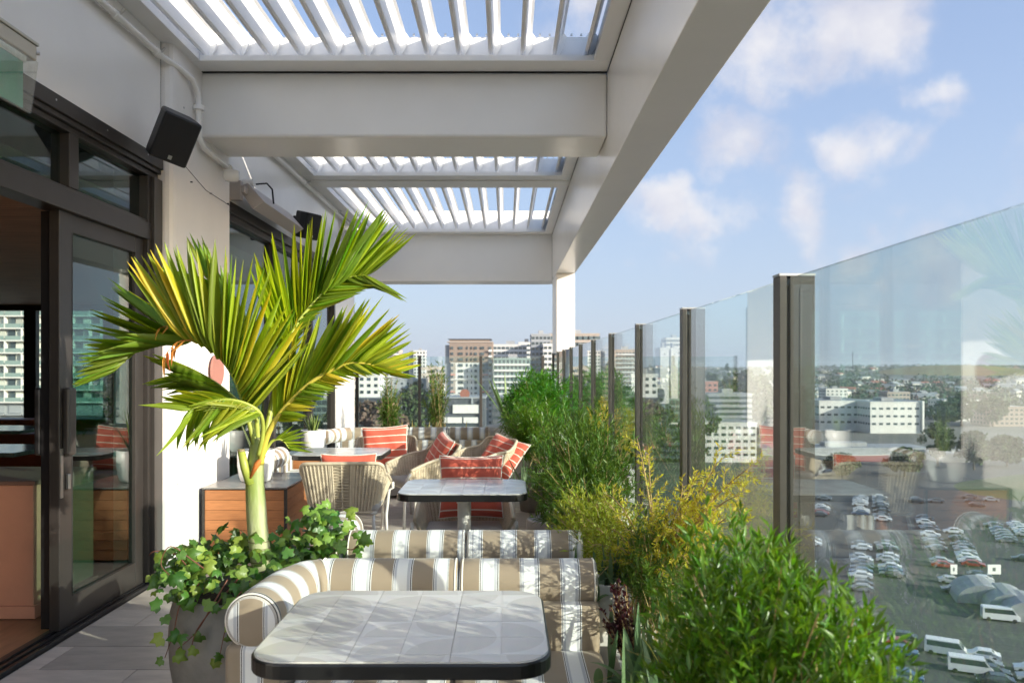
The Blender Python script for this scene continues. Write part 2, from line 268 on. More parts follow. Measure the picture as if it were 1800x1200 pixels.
# ------------------------------------------------------------------ mesh helpers
class MB:
    def __init__(s): s.v = []; s.f = []; s.mi = []; s.u = []
    def add(s, vs, fs, mi=0, u=None):
        o = len(s.v); s.v += [tuple(p) for p in vs]; s.f += [tuple(i+o for i in f) for f in fs]
        s.mi += [mi]*len(fs); s.u += list(u) if u is not None else [0.0]*len(vs)
    def box(s, x0, x1, y0, y1, z0, z1, mi=0, uaxis=None, uoff=0.0):
        if x0 > x1: x0, x1 = x1, x0
        if y0 > y1: y0, y1 = y1, y0
        if z0 > z1: z0, z1 = z1, z0
        vs = [(x0, y0, z0), (x1, y0, z0), (x1, y1, z0), (x0, y1, z0), (x0, y0, z1), (x1, y0, z1), (x1, y1, z1), (x0, y1, z1)]
        u = [v[uaxis]+uoff for v in vs] if uaxis is not None else None
        s.add(vs, [(0, 3, 2, 1), (4, 5, 6, 7), (0, 1, 5, 4), (1, 2, 6, 5), (2, 3, 7, 6), (3, 0, 4, 7)], mi, u)
    def obox(s, c, size, rot, mi=0):
        m = Matrix.Translation(c) @ rot.to_matrix().to_4x4() if hasattr(rot, 'to_matrix') else Matrix.Translation(c) @ rot
        hx, hy, hz = size[0]/2, size[1]/2, size[2]/2
        vs = [m @ Vector(p) for p in [(-hx, -hy, -hz), (hx, -hy, -hz), (hx, hy, -hz), (-hx, hy, -hz), (-hx, -hy, hz), (hx, -hy, hz), (hx, hy, hz), (-hx, hy, hz)]]
        s.add(vs, [(0, 3, 2, 1), (4, 5, 6, 7), (0, 1, 5, 4), (1, 2, 6, 5), (2, 3, 7, 6), (3, 0, 4, 7)], mi)
    def tube(s, pts, rad, n=8, mi=0, caps=True, u=None, closed=False):
        pts = [Vector(p) for p in pts]; k = len(pts)
        rad = rad if isinstance(rad, (list, tuple)) else [rad]*k
        vs = []; us = []; up = Vector((0, 0, 1)); prev = None
        for i, p in enumerate(pts):
            if closed: t = pts[(i+1) % k]-pts[i-1]
            else: t = pts[min(i+1, k-1)]-pts[max(i-1, 0)]
            t.normalize()
            if prev is None:
                a = up.cross(t)
                if a.length < .01: a = Vector((1, 0, 0)).cross(t)
            else: a = prev-t*prev.dot(t)
            a.normalize(); b = t.cross(a); prev = a
            for j in range(n):
                th = 2*math.pi*j/n; vs.append(p+(a*math.cos(th)+b*math.sin(th))*rad[i]); us.append(u[i] if u else 0.0)
        fs = []; rr = k if closed else k-1
        for i in range(rr):
            for j in range(n):
                i2 = (i+1) % k
                fs.append((i*n+j, i*n+(j+1) % n, i2*n+(j+1) % n, i2*n+j))
        if caps and not closed:
            fs.append(tuple(range(n-1, -1, -1))); fs.append(tuple((k-1)*n+j for j in range(n)))
        s.add(vs, fs, mi, us)
    def lathe(s, prof, n=32, c=(0, 0, 0), mi=0, cap=True):
        vs = []; fs = []
        for r, z in prof:
            for j in range(n):
                a = 2*math.pi*j/n; vs.append((c[0]+r*math.cos(a), c[1]+r*math.sin(a), c[2]+z))
        for i in range(len(prof)-1):
            for j in range(n): fs.append((i*n+j, i*n+(j+1) % n, (i+1)*n+(j+1) % n, (i+1)*n+j))
        if cap:
            fs.append(tuple(range(n-1, -1, -1))); fs.append(tuple((len(prof)-1)*n+j for j in range(n)))
        s.add(vs, fs, mi)
    def prism(s, poly, z0, z1, mi=0):
        n = len(poly); vs = [(x, y, z0) for x, y in poly]+[(x, y, z1) for x, y in poly]
        s.add(vs, [tuple(range(n-1, -1, -1)), tuple(range(n, 2*n))]+[(i, (i+1) % n, n+(i+1) % n, n+i) for i in range(n)], mi)
    def mesh(s, name, mats, smooth=False):
        me = bpy.data.meshes.new(name); me.from_pydata(s.v, [], s.f)
        mats = mats if isinstance(mats, (list, tuple)) else [mats]
        for m in mats: me.materials.append(m)
        if len(mats) > 1: me.polygons.foreach_set('material_index', s.mi)
        if any(s.u):
            a = me.attributes.new('u', 'FLOAT', 'POINT'); a.data.foreach_set('value', s.u)
        if smooth: me.polygons.foreach_set('use_smooth', [True]*len(me.polygons))
        me.update(); return me
    def build(s, name, mats, parent=None, smooth=False, bevel=0, loc=None, seg=2, auto=False):
        me = s.mesh(name, mats, smooth); return link(name, me, parent, bevel, loc, seg, auto)
def link(name, me, parent=None, bevel=0, loc=None, seg=2, auto=False):
    o = bpy.data.objects.new(name, me); COL.objects.link(o)
    if parent: o.parent = parent
    if loc is not None: o.location = loc
    if bevel:
        b = o.modifiers.new('bevel', 'BEVEL'); b.width = bevel; b.segments = seg; b.limit_method = 'ANGLE'; b.angle_limit = R(40)
    return o
def tag(o, label=None, cat=None, group=None, kind=None):
    if label: o['label'] = label
    if cat: o['category'] = cat
    if group: o['group'] = group
    if kind: o['kind'] = kind
    return o
def thing(name, label, cat, loc=(0, 0, 0), rz=0, group=None):
    o = bpy.data.objects.new(name, None); COL.objects.link(o); o.location = loc; o.rotation_euler = (0, 0, rz); o.empty_display_size = .1
    return tag(o, label, cat, group)
def dup(o, parent=None):
    c = o.copy(); COL.objects.link(c); c.parent = parent
    for ch in list(o.children): dup(ch, c)
    return c
def at(px, py, Y): return Vector(((px-890)/FPX*Y, Y, EYE+(648-py)/FPX*Y))
def bx(name, m, parent, *a, bevel=0.003, **k):
    b = MB(); b.box(*a, **k); return b.build(name, m, parent, bevel=bevel)
# ================================================================== SETTING: terrace, building, pergola
WX = -2.30
b = MB(); b.box(-2.42, 1.03, -1.5, 14.2, -.25, -.026); tag(b.build('deck_base', M['dark']), kind='structure')
deck = thing('terrace_deck', None, None); deck['kind'] = 'structure'
plank_me = {}
def plank_mesh(L):
    k = round(L, 3)
    if k not in plank_me:
        b = MB(); b.box(-L/2+.002, L/2-.002, -.1478, .1478, -.024, 0); plank_me[k] = b.mesh('plank', M['plank'])
    return plank_me[k]
offs = [.35, .95, .15, .75, .55, 1.1]
for r in range(-13, 32):
    y = 4.78-.15+r*.3; x = -2.28-offs[(r+20) % 6]
    if r in (-5, -6, -4): x = -1.72-1.2
    while x < .95:
        a, c = max(x, -2.28), min(x+1.2, 1.0)
        if c-a > .03:
            o = link('plank', plank_mesh(c-a), deck, bevel=0, loc=((a+c)/2, y, random.uniform(-.0008, .0008)))
        x += 1.2
# podium tower below the terrace
b = MB(); b.box(-14.2, 1.05, -1.6, 14.25, -40.5, -.252)
tower = thing('rooftop_building', 'white walled top storey of the building the terrace belongs to, with square column', 'building')
b.build('lower_floors', M['offwhite'], tower)
# wall above the doors, in three lengths either side of the column
bx('wall', M['white'], tower, -2.62, WX, -1.5, 5.12, 2.79, 3.72, bevel=0)
bx('wall', M['white'], tower, -2.62, WX, 6.215, 10.5, 2.79, 3.72, bevel=0)
bx('wall', M['white'], tower, -2.75, -2.45, 10.5, 12.4, 0, 3.72, bevel=.01)
b = MB(); b.prism([(-2.62, 5.121), (-2.275, 5.121), (-2.25, 5.128), (-2.232, 5.145), (-2.225, 5.18), (-2.225, 6.17), (-2.235, 6.20), (-2.26, 6.21), (-2.62, 6.21)], 0, 3.72)
b.build('column', M['offwhite'], tower, smooth=False)
bx('skirting', M['white'], tower, -2.6, -2.215, 5.11, 6.22, 0, .05, bevel=.002)
# roof and shell of the room
bx('roof', M['offwhite'], tower, -14.2, -2.3, -1.6, 12.7, 3.722, 3.95, bevel=0)
bx('room_wall', M['darkwall'], tower, -14.2, -14.0, -1.5, 12.7, -.25, 3.72, bevel=0)
bx('room_wall', M['darkwall'], tower, -14.0, -2.42, -1.6, -1.5, -.25, 3.72, bevel=0)
bx('wall', M['offwhite'], tower, -2.62, -2.42, -1.5, 0.4, 0, 2.79, bevel=0)
b = MB(); b.box(-14.0, -2.42, -1.5, 12.5, -.25, -.006); tag(b.build('interior_floor', M['woodfloor']), kind='structure')
b = MB(); b.box(-14.0, -2.5, -1.49, 12.5, 2.44, 2.52); tag(b.build('interior_ceiling', M['woodceil']), kind='structure')
bx('wall', M['darkwall'], tower, -14.0, -2.62, 12.5, 12.6, 2.40, 3.72, bevel=0)
bx('wall', M['brownleather'], tower, -14.0, -2.62, 12.45, 12.6, -.01, .5, bevel=0)
win = thing('interior_window_wall', 'black framed tall windows across the far end of the dining room', 'window', (0, 12.52, 0))
for i in range(9):
    x = -12.9+i*1.29
    bx('mullion', M['black_frame'], win, x-.1, x+.1, -.05, .05, .5, 2.40)
    if i < 8: bx('pane', M['winglass'], win, x+.1, x+1.19, -.006, .006, .5, 2.39, bevel=0)
bx('head_rail', M['black_frame'], win, -13.1, -2.63, -.06, .06, 2.345, 2.41)
bx('sill', M['black_frame'], win, -13.1, -2.63, -.06, .06, .46, .53)

# ---------------- glazed sliding door
door = thing('sliding_door', 'open bronze framed sliding glass door left of the white column', 'door')
dp = lambda nm, *a, m='bronze', bv=.003: bx(nm, M[m], door, *a, bevel=bv)
dp('door_header', -2.44, -2.285, .4, 5.118, 2.72, 2.80)
dp('door_header', -2.44, -2.30, .4, 5.118, 2.69, 2.718); dp('door_header', -2.44, -2.32, .4, 5.118, 2.655, 2.688)
dp('transom_bar', -2.44, -2.31, .4, 5.0, 2.235, 2.345)
dp('transom_bar', -2.44, -2.325, .4, 5.0, 2.345, 2.365)
dp('jamb', -2.44, -2.29, 5.0, 5.118, 0.0, 2.65); dp('jamb', -2.44, -2.315, 4.965, 4.998, 0.0, 2.65)
for y0, y1 in ((4.08, 4.17), (3.05, 3.14), (2.0, 2.09)): dp('transom_mullion', -2.42, -2.32, y0, y1, 2.366, 2.654)
for y0, y1 in ((4.17, 4.965), (3.14, 4.08), (2.09, 3.05), (.4, 2.0)): dp('transom_glass', -2.38, -2.372, y0, y1, 2.366, 2.654, m='doorglass', bv=0)
for k, x in enumerate((-2.30, -2.345, -2.39)): dp('floor_track', x-.012, x+.012, .4, 5.0, -.004, .022, m='black_frame')
dp('threshold', -2.46, -2.275, .4, 5.118, -.02, -.001, m='bronze')
dp('leaf_stile', -2.40, -2.345, 4.03, 4.15, .024, 2.234); dp('leaf_stile', -2.40, -2.345, 4.86, 4.963, .024, 2.234)
dp('leaf_rail', -2.398, -2.347, 4.15, 4.86, .024, .175); dp('leaf_rail', -2.398, -2.347, 4.15, 4.86, 2.135, 2.234)
dp('leaf_glass', -2.378, -2.368, 4.15, 4.86, .175, 2.135, m='doorglass', bv=0)
dp('leaf_seal', -2.352, -2.344, 4.145, 4.153, .176, 2.134, m='seal', bv=0)
dp('second_leaf_stile', -2.462, -2.41, 4.06, 4.16, .024, 2.234, m='black_frame')
dp('pull_handle', -2.343, -2.305, 4.05, 4.125, .94, 1.30, m='bronze', bv=.012)
dp('pull_handle', -2.50, -2.463, 4.06, 4.13, .94, 1.30, m='black_frame', bv=.012)
dp('lock_plate', -2.345, -2.338, 4.032, 4.055, .72, .98, m='steel', bv=.001); dp('lock_cylinder', -2.344, -2.325, 4.085, 4.105, .76, .84, m='steel', bv=.004)
# ---------------- glazing past the column
gz = thing('glazed_screen', 'tall bronze framed window screen between the column and the white corner wall', 'window')
gp = lambda nm, *a, m='bronze', bv=.003: bx(nm, M[m], gz, *a, bevel=bv)
gp('head', -2.44, -2.285, 6.17, 10.49, 2.70, 2.789); gp('head', -2.44, -2.315, 6.17, 10.49, 2.64, 2.699)
for y in (6.2, 7.7, 9.2, 10.4): gp('mullion', -2.43, -2.32, y-.035, y+.035, 0.01, 2.639)
for y0, y1 in ((6.235, 7.665), (7.735, 9.165), (9.235, 10.365)): gp('pane', -2.38, -2.37, y0, y1, .05, 2.639, m='doorglass', bv=0)
gp('bottom_rail', -2.43, -2.31, 6.17, 10.49, 0, .05)
bx('corner_jamb', M['white'], tower, -2.45, -2.33, 10.44, 10.56, 0, 2.79, bevel=.004)

# ---------------- pergola with louvred roof
per = thing('louvred_pergola', 'white steel pergola with deep beams, corner post and three louvred roof bays', 'pergola')
bx('side_beam', M['white'], per, .74, 1.023, -2.0, 12.9, 2.82, 3.62, bevel=.006)
bx('side_beam_cap', M['louvre'], per, .752, 1.03, -2.0, 12.9, 3.625, 3.95, bevel=.006)
bx('cross_beam', M['white'], per, -2.298, .738, 5.62, 6.17, 3.095, 3.565, bevel=.02)
bx('end_beam', M['white'], per, -2.6, .738, 12.4, 12.9, 2.815, 3.64, bevel=.006)
bx('corner_post', M['offwhite'], per, .742, 1.02, 11.42, 12.35, 0, 2.818, bevel=.012)
bx('base_plate', M['offwhite'], per, .72, 1.045, 11.4, 12.37, 0, .03, bevel=.004)
def blade_mesh(L):
    # angled hollow blade: lip below, thin web, curled top edge
    prof = [(-.012, -.082), (.010, -.086), (.020, -.074), (.026, .02), (.040, .078), (.058, .092), (.052, .10), (.028, .092), (.010, .03), (-.004, -.06)]
    b = MB(); n = len(prof); vs = [(x, 0, z) for x, z in prof]+[(x, L, z) for x, z in prof]
    b.add(vs, [tuple(range(n)), tuple(range(2*n-1, n-1, -1))]+[(i, n+i, n+(i+1) % n, (i+1) % n) for i in range(n)])
    return b.mesh('louvre_blade', M['louvre'])
def end_cap_mesh():
    b = MB(); prof = [(-.03, -.09), (.03, -.09), (.062, -.02), (.082, .07), (.05, .105), (.0, .09), (-.02, .0)]
    n = len(prof); vs = [(x, -.006, z) for x, z in prof]+[(x, .006, z) for x, z in prof]
    b.add(vs, [tuple(range(n)), tuple(range(2*n-1, n-1, -1))]+[(i, n+i, n+(i+1) % n, (i+1) % n) for i in range(n)])
    return b.mesh('end_cap', M['louvre'])
ecm = end_cap_mesh()
for y0, y1 in ((-1.6, 5.615), (6.1715, 8.84), (9.10, 12.39)):
    bx('louvre_frame', M['louvre'], per, -2.298, .735, y1-.2, y1+(.06 if y1 < 6 else 0), 3.57, 3.612, bevel=.002)
    bx('louvre_frame', M['louvre'], per, -2.298, .735, y1-.055, y1-.004, 3.614, 3.80, bevel=.002)
    if y0 > 0:
        bx('louvre_frame', M['louvre'], per, -2.298, .735, y0, y0+.12, 3.57, 3.612, bevel=.002); bx('louvre_frame', M['louvre'], per, -2.298, .735, y0+.004, y0+.05, 3.614, 3.80, bevel=.002)
    bx('louvre_frame', M['louvre'], per, .62, .737, y0+.121, y1-.201, 3.572, 3.61, bevel=.002); bx('louvre_frame', M['louvre'], per, .66, .736, y0+.06, y1-.06, 3.614, 3.80, bevel=.002)
    bx('louvre_frame', M['louvre'], per, -2.298, -2.16, y0+.121, y1-.201, 3.572, 3.61, bevel=.002); bx('louvre_frame', M['louvre'], per, -2.298, -2.22, y0+.06, y1-.06, 3.614, 3.80, bevel=.002)
    L = y1-.065-(y0+.06); bm_ = blade_mesh(L)
    for i in range(13):
        x = -2.155+i*.2276
        bl = link('louvre_blade', bm_, per, loc=(x, y0+.06, 3.725)); bl.rotation_euler = (0, R(6), 0)
        c = link('end_cap', ecm, bl, loc=(0, L-.015, 0))
if True:
    bx('intermediate_beam', M['white'], per, -2.298, .738, 8.845, 9.095, 3.56, 3.82, bevel=.004)
# small pivots along the far frames
for yy in (5.54, 8.77, 12.32):
    b = MB()
    for i in range(13):
        x = -2.10+i*.2276
        for k in (0, .07): b.box(x+.06+k, x+.075+k, yy-.004, yy+.012, 3.802, 3.815)
    tag(b.build('pivot_pins', M['steel'], per), kind='stuff')
bx('gutter_seam', M['seal'], per, .7362, .7395, -1.5, 12.39, 3.562, 3.568, bevel=0)
bx('gutter_seam', M['seal'], per, -2.296, .736, 5.608, 5.635, 3.5655, 3.5695, bevel=0)
bx('parapet', M['offwhite'], per, -2.6, 1.02, 12.905, 13.0, 3.3, 4.05, bevel=.004)
# ---------------- pipes on the wall
pp = thing('sprinkler_pipe', 'white pipe running along the top of the wall into the cross beam corner', 'pipe')
b = MB(); b.tube([(-2.262, -1.4, 3.45), (-2.262, 5.05, 3.45), (-2.22, 5.2, 3.44), (-2.19, 5.35, 3.42), (-2.19, 5.45, 3.36), (-2.19, 5.47, 3.28), (-2.19, 5.47, 3.12), (-2.19, 5.49, 3.04), (-2.19, 5.55, 3.0), (-2.19, 5.7, 2.99), (-2.19, 6.08, 2.975)], .021, 14)
b.build('pipe_run', M['white'], pp, smooth=True)
for p in ((-2.262, 4.45, 3.45), (-2.262, 4.98, 3.45), (-2.262, 3.1, 3.45)):
    b = MB(); b.tube([(p[0], p[1]-.03, p[2]), (p[0], p[1]+.03, p[2])], .028, 14); b.build('pipe_coupling', M['white'], pp, smooth=False)
    b = MB(); b.tube([(p[0]+.02, p[1], p[2]), (p[0]+.05, p[1], p[2]+.03)], .008, 6); b.build('pipe_clip', M['steel'], pp)
b = MB(); b.tube([(-2.19, 5.47, 3.24), (-2.19, 5.47, 3.27)], .04, 14); b.build('pipe_collar', M['white'], pp)
b = MB(); b.tube([(-2.19, 6.05, 2.976), (-2.19, 6.10, 2.974)], .034, 14); b.build('pipe_collar', M['white'], pp)
b = MB(); b.lathe([(.0, 0), (.06, 0), (.062, -.05), (.05, -.075), (0, -.08)], 20, (-2.2+.07, 5.95, 2.93), cap=False); b.build('junction_box', M['white'], pp, smooth=True)
p2 = thing('far_wall_pipe', 'white pipe along the wall top beyond the cross beam', 'pipe')
b = MB(); b.tube([(-2.26, 6.4, 3.48), (-2.26, 12.35, 3.48)], .021, 12); b.build('pipe_run', M['white'], p2, smooth=True)
for y in (7.0, 8.6, 10.2):
    b = MB(); b.tube([(-2.26, y-.03, 3.48), (-2.26, y+.03, 3.48)], .028, 12); b.build('pipe_coupling', M['white'], p2)
    b = MB(); b.tube([(-2.235, y, 3.48), (-2.19, y+.01, 3.5)], .008, 6); b.build('pipe_clip', M['steel'], p2)
# thin catenary wire on column
b = MB(); b.tube([at(315, 280, 5.15)+Vector((.0, 0, 0)), (-2.19, 5.6, 2.70), (-2.19, 6.14, 2.69)], .0025, 5)
for y in (5.35, 5.7, 6.05): b.tube([(-2.2, y, 2.70), (-2.185, y, 2.70)], .005, 6)
tag(b.build('hanging_wire', M['seal']), 'thin wire with small hooks strung across the white column', 'wire')

# joints and fixings of the wall cladding
for y in (5.108,): bx('cladding_joint', M['seal'], tower, -2.2995, -2.2985, y, y+.004, 2.801, 3.7, bevel=0)
sb = MB()
for y in (3.4, 3.9, 4.4, 4.9): sb.tube([(-2.2855, y, 2.765), (-2.2835, y, 2.765)], .006, 8)
for y, z in ((5.3, 3.2), (5.25, 1.12), (5.2, .62)): sb.tube([(-2.226, y, z), (-2.222, y, z)], .008, 8)
tag(sb.build('screws', M['steel'], tower), kind='stuff')
# ---------------- wall fittings
def speaker(loc, rot, label, s=1.0):
    s *= .9; t = thing('wall_speaker', label, 'speaker', loc); t.rotation_euler = rot; t.scale = (s, s, s)
    b = MB(); b.prism([(-.10, -.115), (.10, -.115), (.125, .0), (.125, .115), (-.125, .115), (-.125, 0)], -.16, .16); b.build('speaker_body', M['black'], t, bevel=.018, seg=3)
    b = MB(); b.box(-.115, .115, .112, .122, -.15, .15); b.build('speaker_grille', mat('speaker_mesh', (.008, .008, .008), .6, bump=.6, bscale=1500), t, bevel=.006)
    b = MB(); b.box(-.012, .012, .1235, .126, -.135, -.108); b.build('speaker_badge', M['steel'], t)
    b = MB(); b.box(-.02, .02, -.19, -.11, -.03, .03); b.box(-.05, .05, -.20, -.19, -.09, .09); b.build('speaker_bracket', M['black'], t, bevel=.003)
    return t
speaker(tuple(at(303, 240, 4.72)), (Matrix.Rotation(R(17), 3, 'Y') @ Euler((R(-16), 0, R(-138))).to_matrix()).to_euler(), 'black wall speaker tilted down at the top of the door wall beside the column')
speaker((-2.12, 8.15, 2.92), Euler((R(-14), 0, R(-120))), 'black wall speaker half hidden behind the tip of the palm fronds', .95)
ht = thing('wall_heater', 'long grey wedge shaped heater mounted high on the far wall', 'heater')
b = MB(); q = [(-2.26, 2.93), (-2.17, 2.96), (-2.03, 2.80), (-2.13, 2.74)]
n = 4; vs = [(x, 6.45, z) for x, z in q]+[(x, 7.7, z) for x, z in q]
b.add(vs, [(0, 1, 2, 3), (7, 6, 5, 4)]+[(i, n+i, n+(i+1) % n, (i+1) % n) for i in range(n)]); b.build('heater_shell', M['heater'], ht, bevel=.006)
bx('heater_bracket', M['heater'], ht, -2.298, -2.20, 6.36, 6.42, 2.80, 2.96); bx('heater_bracket', M['heater'], ht, -2.22, -2.17, 6.37, 6.46, 2.86, 2.92)
b = MB(); b.tube([(-2.2, 6.75, 3.02), (-2.12, 6.8, 3.04), (-2.09, 6.86, 3.0), (-2.09, 6.9, 2.88)], .008, 6); b.build('cable', M['seal'], ht, smooth=True)
b = MB(); b.tube([(-2.298, 6.7, 3.02), (-2.2, 6.7, 3.02)], .035, 14); b.build('cable_gland', M['white'], ht)
lamp = thing('wall_lamp', 'round pink disc wall lamp on the column behind the palm', 'lamp')
b = MB(); b.tube([(-2.224, 5.78, 1.38), (-2.21, 5.78, 1.38)], .145, 40); b.build('back_plate', M['white'], lamp)
b = MB(); b.tube([(-2.19, 5.80, 1.385), (-2.175, 5.80, 1.385)], .125, 40); b.build('lamp_disc', M['pink'], lamp, bevel=.003)
b = MB(); b.tube([(-2.21, 5.80, 1.385), (-2.189, 5.80, 1.385)], .03, 12); b.build('stem', M['steel'], lamp)
ex = thing('exit_sign', 'green exit sign in clear acrylic under a cream housing, high at the left edge', 'sign')
E0, E1 = 2.75, 3.34
b = MB(); b.box(-2.16, -2.04, E0, E1, 2.735, 2.80); b.build('housing', M['housing'], ex, bevel=.006)
bx('housing_lid', M['housing'], ex, -2.17, -2.035, E0-.01, E1+.008, 2.802, 2.815, bevel=.002)
b = MB(); b.add([(-2.035, E0, 2.73), (-2.035, E1, 2.73), (-2.035, E1-.05, 2.49), (-2.035, E0, 2.49), (-2.041, E0, 2.73), (-2.041, E1, 2.73), (-2.041, E1-.05, 2.49), (-2.041, E0, 2.49)], [(0, 1, 2, 3), (7, 6, 5, 4), (0, 4, 5, 1), (1, 5, 6, 2), (2, 6, 7, 3), (3, 7, 4, 0)])
b.build('acrylic_panel', M['acrylic'], ex)
bx('sign_face', M['signgreen'], ex, -2.056, -2.048, E0, E1-.085, 2.505, 2.70, bevel=0)
bx('white_strip', M['signwhite'], ex, -2.046, -2.043, E0, E1-.07, 2.70, 2.728, bevel=0)
bx('hanger', M['steel'], ex, -2.11, -2.09, E0+.12, E0+.14, 2.816, 2.95, bevel=.001); bx('hanger_arm', M['steel'], ex, -2.298, -2.09, E0+.12, E0+.14, 2.952, 2.965, bevel=.001)
b = MB(); b.tube([(-2.05, E1-.005, 2.77), (-2.03, E1+.004, 2.77)], .008, 8); b.build('screw', M['steel'], ex)
# running figure pictogram arrow of the sign
b = MB(); b.box(-2.0465, -2.0445, E0+.12, E0+.14, 2.54, 2.64); b.box(-2.0465, -2.0445, E0+.07, E0+.19, 2.60, 2.615); b.tube([(-2.0465, E0+.13, 2.665), (-2.0445, E0+.13, 2.665)], .014, 12); b.build('pictogram', M['signwhite'], ex)

# ---------------- glass balustrade
def fence_post(parent, x0, y, top=1.637, axis='x'):
    b = MB()
    if axis == 'x':
        b.box(x0, x0+.017, y, y+.05, 0, top); b.box(x0+.027, x0+.09, y, y+.05, 0, top); b.box(x0+.017, x0+.027, y+.018, y+.032, 0, top-.02)
        b.box(x0+.05, x0+.056, y-.0015, y, 0, top-.03)
    else:
        b.box(x0, x0+.05, y, y+.017, 0, top); b.box(x0, x0+.05, y+.027, y+.07, 0, top); b.box(x0+.018, x0+.032, y+.017, y+.027, 0, top-.02)
    o = b.build('fence_post', M['post'], parent, bevel=.002)
    b = MB()
    if axis == 'x': b.box(x0-.001, x0+.091, y-.001, y+.051, top+.001, top+.007)
    else: b.box(x0-.001, x0+.051, y-.001, y+.071, top+.001, top+.007)
    b.build('post_cap', M['steel'], o)
fr = thing('glass_balustrade', 'tall glass balustrade with bronze posts along the right edge of the terrace', 'balustrade')
ys = [1.965+1.085*i for i in range(-3, 10)]
for i, y in enumerate(ys):
    fence_post(fr, .70, y)
    if i < len(ys)-1:
        b = MB(); b.box(.7175, .7265, y+.032, ys[i+1]+.018, .12, 1.63); b.build('glass_pane', M['glass'], fr)
        b = MB(); b.box(.714, .7305, y+.052, ys[i+1]-.002, .06, .12); b.build('pane_channel', M['post'], fr)
fb = thing('glass_screen', 'glass screen with slim dark posts across the far end of the terrace', 'balustrade')
xs = [-2.70, -1.58, -.48, .63]
for i, x in enumerate(xs):
    fence_post(fb, x, 13.75, axis='y', top=1.632)
    if i < 3:
        b = MB(); b.box(x+.032, xs[i+1]+.018, 13.768, 13.777, .1, 1.62); b.build('glass_pane', M['glass'], fb)
# ================================================================== FURNITURE
def rrect(x0, x1, y0, y1, r, n=8):
    pts = []
    for cx, cy, a0 in ((x1-r, y1-r, 0), (x0+r, y1-r, 90), (x0+r, y0+r, 180), (x1-r, y0+r, 270)):
        for i in range(n+1):
            a = R(a0+90*i/n); pts.append((cx+r*math.cos(a), cy+r*math.sin(a)))
    return pts
def clip(poly, box):
    x0, x1, y0, y1 = box
    for ax, lim, sg in ((0, x0, 1), (0, x1, -1), (1, y0, 1), (1, y1, -1)):
        out = []; n = len(poly)
        for i in range(n):
            a, c = poly[i], poly[(i+1) % n]; da, dc = (a[ax]-lim)*sg, (c[ax]-lim)*sg
            if da >= 0: out.append(a)
            if (da >= 0) != (dc >= 0):
                t = da/(da-dc); out.append((a[0]+(c[0]-a[0])*t, a[1]+(c[1]-a[1])*t))
        poly = out
        if not poly: return []
    return poly
def table(cx, cy, w, d, label, rz=0, top=.74):
    t = thing('bistro_table', label, 'table', (cx, cy, 0), rz, 'tile topped bistro tables')
    b = MB(); b.prism(rrect(-w/2, w/2, -d/2, d/2, .09), top-.036, top-.0005); b.build('table_edge', M['blackedge'], t, bevel=.004)
    b = MB(); b.prism(rrect(-w/2+.006, w/2-.006, -d/2+.006, d/2-.006, .085), top, top+.0012); b.build('grout_bed', M['grout'], t)
    s = .1166; inner = rrect(-w/2+.008, w/2-.008, -d/2+.008, d/2-.008, .083)
    nx = int(math.ceil(w/2/s)); x0 = -nx*s
    for i in range(2*nx):
        for j in range(-3, 3):
            gx = .0014 if (i % 2) else .0004; gy = .0004
            bxx = (x0+i*s+gx, x0+(i+1)*s-.0004, j*s+gy, (j+1)*s-.0006)
            p = clip(inner, bxx)
            if len(p) < 3: continue
            c = (x0+(i+.5)*s, (j+.5)*s)
            m = MB(); m.prism([(q[0]-c[0], q[1]-c[1]) for q in p], 0, .0022); m.build('tile', M['tile'], t, loc=(c[0], c[1], top+.0012))
    m = MB(); m.tube([(0, 0, .02), (0, 0, top-.045)], .038, 20); m.build('pedestal', M['chairmetal'], t, smooth=False)
    m = MB(); m.lathe([(0, .022), (.05, .03), (.2, .018), (.25, .01), (.25, 0), (0, 0)], 36, cap=False); m.build('base_disc', M['chairmetal'], t, smooth=False)
    m = MB(); m.box(-.2, .2, -.03, .03, top-.055, top-.042); m.box(-.03, .03, -.2, .2, top-.057, top-.0425); m.build('top_bracket', M['chairmetal'], t)
    return t
table(-.245, 2.0, .70, .57, 'large foreground tile topped table with black edge, nearest the camera')
table(-.235, 4.30, .70, .57, 'middle tile topped table with black edge, standing behind the second striped bench')
table(-1.30, 6.12, .70, .60, 'far tile topped table by the planter cabinets, with a rattan chair tucked under it')

